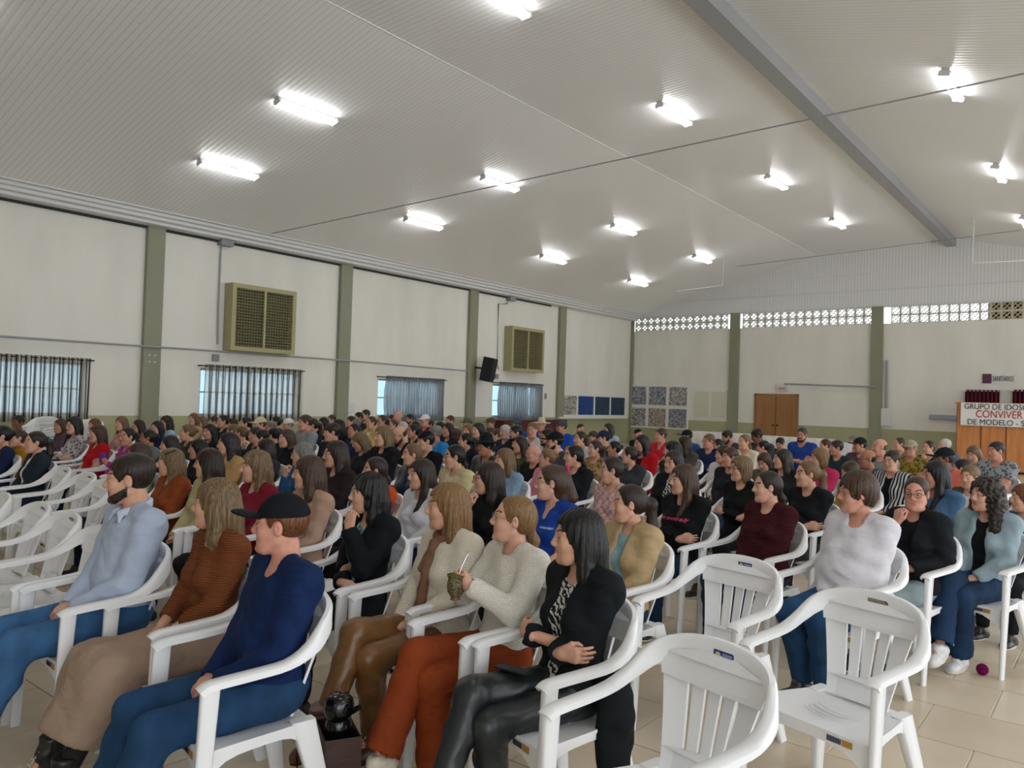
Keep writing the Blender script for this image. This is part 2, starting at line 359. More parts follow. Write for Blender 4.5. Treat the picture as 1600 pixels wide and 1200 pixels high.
# ---- evaporative coolers
def cooler(pl, pr_, pt, pbm, lab):
    y0 = onwall(*pl)[0]; y1 = onwall(*pr_)[0]; z1 = onwall(*pt)[1]; z0 = onwall(*pbm)[1]
    t = empty('air_cooler', (XL+.01, (y0+y1)/2, z0), label=lab, cat='air cooler'); hw = (y1-y0)/2; hz = z1-z0; D = .34
    mk = mat('cooler_case', 'a59e74', .5, .4); f = MB()
    for a, c in (((0, -hw, 0), (D, -hw+.1, hz)), ((0, hw-.1, 0), (D, hw, hz)), ((0, -hw+.1, 0), (D, hw-.1, .1)), ((0, -hw+.1, hz-.1), (D, hw-.1, hz))): f.box(a, c)
    f.obj('case', t, mk, smooth=False)
    MB().box((0, -hw+.1, .1), (.15, hw-.1, hz-.1)).obj('pad', t, mat('cooler_pad', '23241b', .9, .1, 'print', '3a3a2b', bump=0), smooth=False)
    MB().box((D-.06, -.03, .1), (D, .03, hz-.1)).obj('mullion', t, mk, smooth=False)
    n = 20; sm = MB().add([(-.02, -.5, -.012), (.05, -.5, .012), (.05, .5, .012), (-.02, .5, -.012), (-.02, -.5, -.006), (.05, -.5, .018), (.05, .5, .018), (-.02, .5, -.006)],
                          [(0,3,2,1), (4,5,6,7), (0,1,5,4), (1,2,6,5), (2,3,7,6), (3,0,4,7)]).mesh('louvre', mat('cooler_louvre', 'a8a27c', .5, .3), smooth=False)
    for k in range(n):
        z = .12+(hz-.24)*k/(n-1)
        for s0 in (-1, 1):
            w_ = hw-.13; o = link('louvre', sm, t, Matrix.Translation((D-.08, s0*(w_/2+.03), z)) @ Matrix.Diagonal((1, w_, 1, 1)))
    gb_ = MB(); nn = 22
    for k in range(nn):
        y = -hw+.12+(2*hw-.24)*k/(nn-1); gb_.box((D-.14, y-.008, .1), (D-.128, y+.008, hz-.1))
    tag(gb_.obj('grille', t, mk, smooth=False), kind='stuff')
cooler((349, 500), (449, 500), (400, 450), (400, 551), 'large olive louvred air cooler hung high on the wall near the left')
cooler((787, 545), (838, 545), (812, 513), (812, 581), 'smaller looking olive louvred air cooler near the wall speaker')

# ---- conduits, boxes, speaker
def wallp(px, py, d=.03): y, z = onwall(px, py); return (XL+d, y, z)
M_CON = mat('grey_conduit', '9b9c9c', .5, .3)
def pipe(pts, lab, r=.022, name='conduit'): return tag(MB().tube(pts, r, 8).obj(name, None, M_CON), lab, 'pipe')
pipe([wallp(-30, 524, .16), wallp(231, 542, .16), wallp(345, 549.5, .16), wallp(531, 563, .16), wallp(728, 580, .16)], 'long grey conduit running along the left wall over the windows')
pipe([wallp(345, 374), wallp(340, 478), wallp(339, 538)], 'vertical grey conduit beside the large air cooler')
pipe([wallp(793, 466), wallp(791, 475), wallp(778, 475), wallp(776, 570), wallp(778, 578)], 'bent grey conduit beside the smaller air cooler', .018)
def wbox(px, py, w_, h_, lab, m, d=.12, name='junction_box'):
    y, z = onwall(px, py); t = MB().box((XL, y-w_/2, z-h_/2), (XL+d, y+w_/2, z+h_/2)).obj(name, None, m, smooth=False); bevel(t, .01); return tag(t, lab, 'box')
wbox(349, 377, .32, .24, 'grey electric box under the ceiling over the large cooler', M_GREY, .2)
wbox(795, 466, .3, .2, 'grey electric box under the ceiling over the smaller cooler', M_GREY, .2)
wbox(336, 559, .16, .16, 'small grey switch box under the large air cooler', M_GREY, .06, 'switch_box')
wbox(775, 588, .14, .16, 'small grey switch box right of the black speaker', M_GREY, .06, 'switch_box')
wbox(852, 619, .1, .2, 'small dark switch plate left of the photo board', M_GREY, .04, 'switch_plate')
wbox(545, 637, .28, .26, 'small white box low on the wall beside a pilaster', M_TRIM, .1, 'wall_box')
y, z = onwall(741, 577)
sp = empty('speaker', (XL+.52, y+.05, z), R(0), label='black wall loudspeaker on the pilaster between two windows', cat='speaker')
sp.rotation_euler = (0, R(10), R(25))
bevel(MB().loft([[(-.16, -.2, -.38), (.2, -.26, -.38), (.2, .26, -.38), (-.16, .2, -.38)], [(-.16, -.2, .38), (.2, -.26, .38), (.2, .26, .38), (-.16, .2, .38)]]).obj('cabinet', sp, M_DARK, smooth=False), .02)
MB().box((.2, -.23, -.3), (.215, .23, .35)).obj('grille', sp, mat('speaker_grille', '24262a', .6, .3), smooth=False)
MB().tube([(-.16, 0, 0), (-.42, 0, -.02)], .03, 8).obj('bracket', sp, M_DARK)

# ---- photo boards
M_PH = [mat('photo_collage', c, .4, .4, 'photos', c2, bump=0) for c, c2 in (('c8c0b4', '5a6068'), ('b3b0ae', '47536b'), ('bfb3a7', '766860'))]
M_BLUE = mat('blue_poster', '1f4d94', .4, .4, 'photos', '16366e', bump=0); M_NAVY = mat('dark_teal_poster', '2b4a63', .4, .4, 'photos', '223445', bump=0)
M_FR = mat('board_frame', 'e4e2da', .5, .3)
yA, zA = onwall(872, 611); yB_, _ = onwall(975, 616); _, zB = onwall(872, 649)
pb = empty('photo_board', (XL, yA, zB-.05), label='long framed board with blue posters on the left wall near the corner', cat='board')
n = 4; wd = (yB_-yA)/n; hz = zA-zB
MB().box((0, 0, 0), (.05, yB_-yA, hz)).obj('frame', pb, M_FR, smooth=False)
MB().box((0, -.1, -.06), (.2, yB_-yA, 0)).obj('ledge', pb, M_FR, smooth=False)
for k, m_ in enumerate((M_PH[0], M_BLUE, M_NAVY, M_NAVY)):
    MB().box((.05, k*wd+.1, .08), (.065, (k+1)*wd-.04, hz-.1)).obj('poster', pb, m_, smooth=False)
x0, z1 = onback(983, 601); x1, _ = onback(1077, 601); _, z0 = onback(1077, 672)
pb = empty('photo_board', (x0, YB, z0), label='white framed board with six photo collages on the back wall', cat='board')
MB().box((0, -.06, 0), (x1-x0, 0, z1-z0)).obj('frame', pb, M_FR, smooth=False)
wd = (x1-x0)/3; hh = (z1-z0)/2
for i in range(3):
    for j in range(2): MB().box((i*wd+.08, -.075, j*hh+.07), ((i+1)*wd-.06, -.06, (j+1)*hh-.07)).obj('photo_collage', pb, M_PH[(1, 1, 0)[i] if j else (0, 2, 1)[i]], smooth=False)
x0, z1 = onback(1085, 609); x1, _ = onback(1137, 609); _, z0 = onback(1137, 656)
pb = empty('notice_board', (x0, YB, z0), label='plain cream notice board right of the photo collages', cat='board')
MB().box((0, -.05, 0), (x1-x0, 0, z1-z0)).obj('frame', pb, M_FR, smooth=False)
for i in (0, 1): MB().box((i*(x1-x0)/2+.05, -.06, .06), ((i+1)*(x1-x0)/2-.05, -.05, z1-z0-.06)).obj('panel', pb, mat('cream_panel', 'd3cfbb', .6, .3), smooth=False)
# ---- door
x0, z1 = onback(1182, 616); x1, _ = onback(1246, 616)
dr = empty('door_1', ((x0+x1)/2, YB, 0), kind='structure'); hw = (x1-x0)/2
MDo = mat('brown_door_wood', '9d7246', .45, .4, 'wood', '8c623a', bump=.1)
for s0 in (-1, 1):
    o = MB().box((min(0, s0*hw)+.01, -.05, .01), (max(0, s0*hw)-.01, 0, z1-.04)).obj('door_leaf', dr, MDo, smooth=False)
    MB().ball((s0*.08, -.09, 1.0), .035, 8).obj('door_knob', o, mat('dark_brass', '4a3820', .3, .5, metal=.6))
MB().box((-hw-.06, -.06, 0), (-hw, .01, z1+.02)).box((hw, -.06, 0), (hw+.06, .01, z1+.02)).box((-hw-.06, -.06, z1-.03), (hw+.06, .01, z1+.03)).obj('door_frame', dr, MDo, smooth=False)
# ---- back wall fittings
def bpt(px, py, d=.03): x, z = onback(px, py); return (x, YB-d, z)
pipe([bpt(1228, 600, .16), bpt(1372, 605, .16)], 'horizontal pale conduit between the brown door and the pilaster', .03)
pipe([bpt(1387, 563, .06), bpt(1385.5, 640, .06)], 'vertical grey conduit right of the back wall pilaster', .035)
x, z = onback(1385, 652); tag(bevel(MB().box((x-.17, YB-.11, z-.3), (x+.17, YB-.005, z+.3)).obj('electric_panel', None, M_TRIM, smooth=False), .01), 'small white electric panel under the vertical conduit', 'panel')
x, z = onback(1482, 652); tag(MB().box((x-.55, YB-.1, z-.07), (x+.55, YB, z+.07)).obj('wall_rail', None, mat('rail_grey', '9fa6b8', .5, .3), smooth=False), 'short grey rail on the back wall left of the wood counter', 'rail')
x, z = onback(1223, 606)
ex = empty('exit_lamp', (x, YB, z), label='small white box with a red mark above the brown door', cat='sign')
MB().box((-.2, -.1, -.12), (.2, 0, .14)).obj('case', ex, M_TRIM, smooth=False); MB().box((-.13, -.11, -.08), (.13, -.1, .02)).obj('mark', ex, mat('sign_pink', 'c98b92', .5, .3), smooth=False)
FX = Matrix.Rotation(R(90), 4, 'X')
x0, z = onback(1534, 592); x1, _ = onback(1581, 592)
sg = empty('toilet_sign', (x0, YB, z), label='small toilet sign reading SANITARIOS on the back wall', cat='sign')
MB().box((0, -.03, -.15), (x1-x0, 0, .17)).obj('plate', sg, M_FR, smooth=False)
MB().box((.02, -.04, -.14), (.27, -.03, .16)).obj('pictogram', sg, mat('sign_plum', '5d3548', .5, .3), smooth=False)
text('lettering', 'SANITÁRIOS', .24, mat('sign_ink', '5b4a58', .5, .3), sg, Matrix.Translation((.33+(x1-x0-.3)/2, -.04, .0)) @ FX @ Matrix.Diagonal((.43, 1, 1, 1)))
MBUR = mat('burgundy_curtain_fabric', '5d1a2b', .8, .2, 'curtain', '431220', bump=0)
for (a, c), lb in (((1509, 1563), 'burgundy curtain valance above the counter, left one'), ((1583, 1640), 'burgundy curtain valance cut by the right edge of the photo')):
    x0, z1 = onback(a, 609); x1, _ = onback(c, 609); v = []; f = []; n = 60
    t = empty('burgundy_curtain', (x0, YB-.12, z1-1.3), label=lb, cat='curtain')
    for z in (1.3, 0):
        for k in range(n+1): v.append(((x1-x0)*k/n, .05*math.sin(k*.9), z))
    for k in range(n): f.append((k, k+1, k+n+2, k+n+1))
    o = MB().add(v, f).obj('curtain_panel', t, MBUR, ang=180); sd = o.modifiers.new('thick', 'SOLIDIFY'); sd.thickness = .01
    MB().tube([(-.15, 0, 1.27), (x1-x0+.1, 0, 1.27)], .02, 8).obj('curtain_rod', t, M_TRIM)
# ---- wood counter with banner
YC = 26.0
def onc(px, py, Y=YC): return onback(px, py, Y)
x0, z1 = onc(1495, 628)
ct = empty('wood_counter', (x0, YC, 0), label='tall orange wood panelled counter at the right edge', cat='counter')
MW_ = mat('orange_wood_panel', 'cf8c57', .4, .4, 'wood', 'b87442', bump=.1)
for k in range(7): MB().box((.02+k*.62, 0, .06), (.62+k*.62-.015, .12, z1-.03)).obj('panel', ct, MW_, smooth=False)
MB().box((0, .02, 0), (4.5, .6, z1-.04)).obj('carcass', ct, mat('wood_dark', '8a4e27', .5, .3, 'wood', '70401e'), smooth=False)
MB().box((-.05, -.04, z1-.04), (4.5, .7, z1)).obj('counter_top', ct, MW_, smooth=False)
MB().box((0, -.02, 0), (4.5, .03, .06)).obj('kick_strip', ct, M_DARK, smooth=False)
xa, za = onc(1502, 629); xb, zb = onc(1502, 664)
bn = empty('banner', (xa, YC-.06, zb), label='white banner with black and red lettering hung on the wood counter', cat='banner')
hz = za-zb
MB().box((0, -.01, 0), (3.9, .005, hz)).obj('cloth', bn, mat('banner_white', 'e9e9e6', .6, .3), smooth=False)
ink = mat('banner_black', '262a30', .5, .3); red = mat('banner_red', 'b3242c', .5, .3)
def line(s, pxa, pxb, py, m, size, nm):
    a, z = onc(pxa, py, YC-.08); c, _ = onc(pxb, py, YC-.08)
    o = text('lettering', s, size, m, bn, Matrix.Identity(4), .003, 'LEFT', 0)
    bb = [v.co.x for v in o.data.vertices]; w_ = max(bb)-min(bb); sx = (c-a)/w_*nm
    o.matrix_local = Matrix.Translation((a-xa-min(bb)*sx, -.02, z-zb)) @ FX @ Matrix.Diagonal((sx, 1, 1, 1))
line('GRUPO DE IDOSOS', 1507, 1600, 635, ink, .225, 15/13.2)
line('CONVIVER', 1525, 1598, 647, red, .30, 1)
line('DE MODELO - SC', 1512, 1600, 659, ink, .225, 14/12.6)
# ---- white covered tables along the back wall and a maroon bench
def longtable(x0, x1, Y, zt, lab, name='table'):
    t = empty(name, ((x0+x1)/2, Y, 0), label=lab, cat='table'); hw = (x1-x0)/2; v = []; f = []
    MB().box((-hw+.02, -.38, zt-.05), (hw-.02, .38, zt-.02)).obj('tabletop', t, M_TRIM, smooth=False)
    for sx in (-1, 1):
        for sy in (-1, 1): MB().box((sx*(hw-.1)-.02, sy*.3-.02, 0), (sx*(hw-.1)+.02, sy*.3+.02, zt-.05)).obj('leg', t, M_GREY, smooth=False)
    n = int(2*hw/.05); V = []
    for k in range(n+1):
        x = -hw+2*hw*k/n; w_ = .02*math.sin(k*1.3)
        V.append([(x, -.42+w_, .25), (x, -.4, zt-.0), (x, .4, zt-.0), (x, .42+w_, .25)])
    for a in V: v += a
    for k in range(n):
        for q in range(3): p = k*4+q; f.append((p, p+4, p+5, p+1))
    o = MB().add(v, f).obj('tablecloth', t, mat('white_cloth', 'e6e3df', .8, .2)); sd = o.modifiers.new('thick', 'SOLIDIFY'); sd.thickness = .006
longtable(onback(1083, 680, 24)[0], onback(1172, 690, 24)[0], 24, .78, 'table under a white cloth at the back, left of the brown door')
longtable(onback(1174, 690, 24)[0], onback(1300, 690, 24)[0], 24, .76, 'longer table under a white cloth in front of the brown door')
y, z = onwall(800, 672)
bb = empty('bench_chest', (XL+1.6, onwall(800, 672)[0]-1.2, 0), label='low dark maroon wooden chest by the wall under the last grey curtain', cat='chest')
MB().box((-.3, -1.6, .08), (.3, 1.6, .98)).obj('body', bb, mat('maroon_wood', '5a2c2b', .5, .3, 'wood', '47201f'), smooth=False); MB().box((-.34, -1.65, .98), (.34, 1.65, 1.03)).obj('lid', bb, mat('maroon_wood', '5a2c2b', .5, .3, 'wood', '47201f'), smooth=False)
for sy in (-1.5, 1.5): MB().box((-.28, sy-.05, 0), (.28, sy+.05, .08)).obj('foot', bb, M_DARK, smooth=False)
# thin hanging pipe frame near the gable
pz = [atY(1522, 325, 24.5), atY(1520, 411, 24.5), atY(1640, 406, 24.5)]
tag(MB().tube(pz, .018, 6).obj('hanging_pipe', None, M_TRIM), 'thin white hanging pipe frame near the ridge at the right', 'pipe')
tag(MB().tube([atY(1250, 435, 27), atY(1362, 426, 27)], .02, 6).obj('hanging_rod', None, M_TRIM), 'thin white rod in front of the gable wall', 'pipe')
tag(MB().tube([atY(1132, 380, 24), atY(1129, 446, 24), atY(1058, 455, 24)], .013, 6).obj('hanging_wire', None, M_TRIM), 'thin white hanging wire frame left of the gable', 'pipe')
# ================================================================ IMPLICIT SURFACES
class Field:
    """smooth unions of tapered capsules and ellipsoids on a grid, meshed with surface nets"""
    def __init__(s): s.p = []
    def cone(s, a, b, ra, rb, k=.03, op='u'): s.p.append((op, 'c', np.array(a, float), np.array(b, float), ra, rb, k)); return s
    def ell(s, c, r, k=.03, op='u', M=None): s.p.append((op, 'e', np.array(c, float), np.array(r, float), M, None, k)); return s
    def cut(s, p, n): s.p.append(('h', 'h', np.array(p, float), np.array(n, float), 0, 0, 0)); return s
    def fold(s, amp, fn): s.p.append(('f', 'f', amp, fn, 0, 0, 0)); return s
    def box_of(s, q):
        if q[1] == 'c': r = max(q[4], q[5]); return np.minimum(q[2], q[3])-r, np.maximum(q[2], q[3])+r
        m = q[3] if q[4] is None else np.full(3, q[3].max()); return q[2]-m, q[2]+m
    def mesh(s, h):
        lo = np.full(3, 9.); hi = -lo
        for q in s.p:
            if q[0] == 'u': a, b = s.box_of(q); lo = np.minimum(lo, a); hi = np.maximum(hi, b)
        lo = lo-2.5*h-.008; hi = hi+2.5*h+.008; n = np.ceil((hi-lo)/h).astype(int)+1
        ax = [(lo[i]+h*np.arange(n[i])).astype(np.float32) for i in range(3)]
        D = np.full(n, .2, np.float32)
        for q in s.p:
            if q[0] in 'us':
                a, b = s.box_of(q); pad = q[6]+2*h+.012
                i0 = np.maximum(((a-pad-lo)/h).astype(int), 0); i1 = np.minimum(np.ceil((b+pad-lo)/h).astype(int)+1, n)
                if (i1 <= i0).any(): continue
                sl = tuple(slice(i0[i], i1[i]) for i in range(3))
                X = ax[0][sl[0]][:, None, None]; Y = ax[1][sl[1]][None, :, None]; Z = ax[2][sl[2]][None, None, :]
                if q[1] == 'c':
                    A, B, ra, rb = q[2:6]; d = B-A; L = max(float(d@d), 1e-9)
                    t = np.clip(((X-A[0])*d[0]+(Y-A[1])*d[1]+(Z-A[2])*d[2])/L, 0, 1)
                    v = np.sqrt((X-A[0]-t*d[0])**2+(Y-A[1]-t*d[1])**2+(Z-A[2]-t*d[2])**2)-(ra+t*(rb-ra))
                else:
                    c, r, M = q[2:5]; x, y, z = X-c[0], Y-c[1], Z-c[2]
                    if M is not None: x, y, z = (M[0][0]*x+M[0][1]*y+M[0][2]*z, M[1][0]*x+M[1][1]*y+M[1][2]*z, M[2][0]*x+M[2][1]*y+M[2][2]*z)
                    k0 = np.sqrt((x/r[0])**2+(y/r[1])**2+(z/r[2])**2)+1e-6; k1 = np.sqrt((x/r[0]**2)**2+(y/r[1]**2)**2+(z/r[2]**2)**2)+1e-6
                    v = k0*(k0-1)/k1
                O = D[sl]; k = max(q[6], 1e-4)
                if q[0] == 's': O = -O
                g = np.maximum(k-np.abs(O-v), 0)/k; O = np.minimum(O, v)-g*g*k*.25
                D[sl] = -O if q[0] == 's' else O
            elif q[0] == 'h':
                P, N = q[2], q[3]; D = np.maximum(D, (ax[0][:, None, None]-P[0])*N[0]+(ax[1][None, :, None]-P[1])*N[1]+(ax[2][None, None, :]-P[2])*N[2])
            else:
                D = D+q[2]*q[3](ax[0][:, None, None], ax[1][None, :, None], ax[2][None, None, :])
        S = D < 0
        nx, ny, nz = n; cnt = np.zeros((nx-1, ny-1, nz-1), np.int8)
        for i in (0, 1):
            for j in (0, 1):
                for k in (0, 1): cnt += S[i:nx-1+i, j:ny-1+j, k:nz-1+k]
        I = np.argwhere((cnt > 0) & (cnt < 8))
        if not len(I): return np.zeros((0, 3)), np.zeros((0, 4), int)
        idx = np.full(cnt.shape, -1, np.int64); idx[I[:, 0], I[:, 1], I[:, 2]] = np.arange(len(I))
        acc = np.zeros((len(I), 3)); m = np.zeros(len(I))
        cor = [np.array([i, j, k]) for i in (0, 1) for j in (0, 1) for k in (0, 1)]
        val = {tuple(c): D[I[:, 0]+c[0], I[:, 1]+c[1], I[:, 2]+c[2]] for c in cor}
        for a in cor:
            for e in range(3):
                if a[e]: continue
                b = a.copy(); b[e] = 1; va, vb_ = val[tuple(a)], val[tuple(b)]; msk = (va < 0) != (vb_ < 0)
                t = np.where(msk, va/np.where(msk, va-vb_, 1), 0); pt = np.zeros((len(I), 3)); pt[:] = a; pt[:, e] += t
                acc[msk] += pt[msk]; m += msk
        V = lo+(I+acc/m[:, None])*h; F = []
        for e in range(3):
            u, w_ = (e+1) % 3, (e+2) % 3
            sa = [slice(0, n[i]) for i in range(3)]; sb = list(sa); sa[e] = slice(0, n[e]-1); sb[e] = slice(1, n[e])
            a_, b_ = S[tuple(sa)], S[tuple(sb)]
            for inv, mk in ((0, a_ & ~b_), (1, ~a_ & b_)):
                E = np.argwhere(mk); E = E[(E[:, u] > 0) & (E[:, w_] > 0) & (E[:, u] < n[u]-1) & (E[:, w_] < n[w_]-1)]
                if not len(E): continue
                def cell(du, dw): c = E.copy(); c[:, u] -= du; c[:, w_] -= dw; return idx[c[:, 0], c[:, 1], c[:, 2]]
                q = np.stack([cell(1, 1), cell(0, 1), cell(0, 0), cell(1, 0)], 1)
                F.append(q[:, ::-1] if inv else q)
        F = np.concatenate(F); return V, F[(F >= 0).all(1)]
def to_mesh(name, V, F, mats, mi=None):
    me = bpy.data.meshes.new(name); me.vertices.add(len(V)); me.vertices.foreach_set('co', np.asarray(V, np.float32).ravel())
    me.loops.add(len(F)*4); me.loops.foreach_set('vertex_index', np.asarray(F, np.int32).ravel())
    me.polygons.add(len(F)); me.polygons.foreach_set('loop_start', np.arange(0, len(F)*4, 4, dtype=np.int32))
    try: me.polygons.foreach_set('loop_total', np.full(len(F), 4, np.int32))
    except Exception: pass
    me.polygons.foreach_set('use_smooth', np.ones(len(F), bool))
    for m in mats: me.materials.append(m)
    if mi is not None: me.polygons.foreach_set('material_index', np.asarray(mi, np.int32))
    me.update(); me.validate(); return me
def cat(parts):
    V = []; F = []; M = []; n = 0
    for v, f, m in parts:
        V.append(v); F.append(f+n); M.append(m if isinstance(m, np.ndarray) else np.full(len(f), m)); n += len(v)
    return np.concatenate(V), np.concatenate(F), np.concatenate(M)
def xf(V, M): M = np.array(M); return V@M[:3, :3].T+M[:3, 3]

# ---------------------------------------------------------------- head (faces -Y, centre at origin)
def head_raw(male, h, old=0):
    f = Field(); w_ = 1.0 if male else .95
    f.ell((0, .012, .030), (.076*w_, .097, .088), .01)
    f.ell((0, -.030, -.035), (.060*w_, .060, .080), .03)
    f.cone((-.030*w_, -.045, -.088), (.030*w_, -.045, -.090), .021, .021, .03)       # jaw
    f.ell((0, -.072, -.103), (.020, .018, .017), .02)                               # chin
    for s in (-1, 1):
        f.cone((s*.050*w_, .0, -.055), (s*.030*w_, -.05, -.092), .022, .020, .03)     # jaw line
        f.ell((s*.040*w_, -.060, -.030), (.019, .020, .022), .025)                    # cheek
        f.cone((s*.010, -.083, .022), (s*.048*w_, -.064, .022), .010, .009, .015)     # brow ridge
        f.ell((s*.031, -.094, -.001), (.017, .016, .011), .014, 's')                 # eye socket
        f.ell((s*.031, -.0755, -.001), (.0165, .0135, .0115), .004)                  # lids
        f.ell((s*.079*w_, .008, -.004), (.011, .019, .031), .006, M=[[1, s*.35, 0], [-s*.35, 1, .15], [0, -.15, 1]])   # ear
        f.ell((s*.090*w_, .002, -.002), (.008, .011, .018), .005, 's')
        f.ell((s*.0115, -.096, -.036), (.008, .010, .0075), .006)                     # nostril wing
    f.cone((0, -.085, .014), (0, -.105, -.028), .0075, .0108, .012)                   # nose
    f.cone((-.017, -.0785, -.0615), (.017, -.0785, -.0615), .0062, .0062, .008); f.cone((-.005, -.0835, -.060), (.005, -.0835, -.060), .0055, .0055, .008)
    f.cone((-.013, -.0790, -.0725), (.013, -.0790, -.0725), .0072, .0072, .008)
    f.cone((0, .026, -.06), (0, .042, -.18), .049 if male else .040, .056 if male else .046, .02)   # neck
    if h < .005: f.ell((0, -.0900, -.0668), (.021, .0065, .0012), .002, 's')
    V, F = f.mesh(h); c = V[F].mean(1); m = np.zeros(len(F), int)
    lip = (np.abs(c[:, 0]) < .0235-1.1*np.abs(c[:, 2]+.0665)) & (c[:, 2] < -.0565) & (c[:, 2] > -.0775) & (c[:, 1] < -.07)
    m[lip] = 1
    ax_ = np.abs(c[:, 0]); bz = .0235+.010*np.sin((ax_-.012)/.04*2.4)
    m[(ax_ > .012) & (ax_ < .052) & (np.abs(c[:, 2]-bz) < (.0034 if h < .005 else .0046)) & (c[:, 1] < -.04)] = 2
    if h < .007: m[(ax_ > .016) & (ax_ < .046) & (c[:, 2] > .0030+.06*np.abs(ax_-.031)*-3) & (c[:, 2] < .0072-.25*np.abs(ax_-.031)) & (c[:, 1] < -.070)] = 2
    if male == 2:                                                                   # short beard
        m[(c[:, 1] < .004) & (c[:, 2] < -.068+.62*(c[:, 1]+.06)) & (c[:, 2] > -.122+.75*np.maximum(c[:, 1]+.055, 0)) & ~lip] = 2
        m[(np.abs(c[:, 0]) < .027) & (c[:, 1] < -.07) & (c[:, 2] < -.044) & (c[:, 2] > -.0565)] = 2; m[(np.abs(np.abs(c[:, 0])-.026) < .006) & (c[:, 1] < -.06) & (c[:, 2] < -.05) & (c[:, 2] > -.08)] = 2
        m[lip] = 1
    P = [(V, F, m)]
    for s in (-1, 1):
        b = MB().ball((0, 0, 0), .0122, 8 if h < .005 else 5)
        v = np.array(b.v); fq = np.array([q for q in b.f if len(q) == 4]); P.append((v*[.96, .96, .47]+[s*.031, -.0786, -.0015], fq, 3))
        b = MB().ball((0, 0, 0), .0060, 6); v = np.array(b.v); fq = np.array([q for q in b.f if len(q) == 4]); P.append((v*[.9, .30, .76]+[s*.0305, -.0893, -.0012], fq, 4))
    return cat(P)
HC = {}
def head(male, h):
    k = (male, h)
    if k not in HC: HC[k] = head_raw(male, h)
    return HC[k]

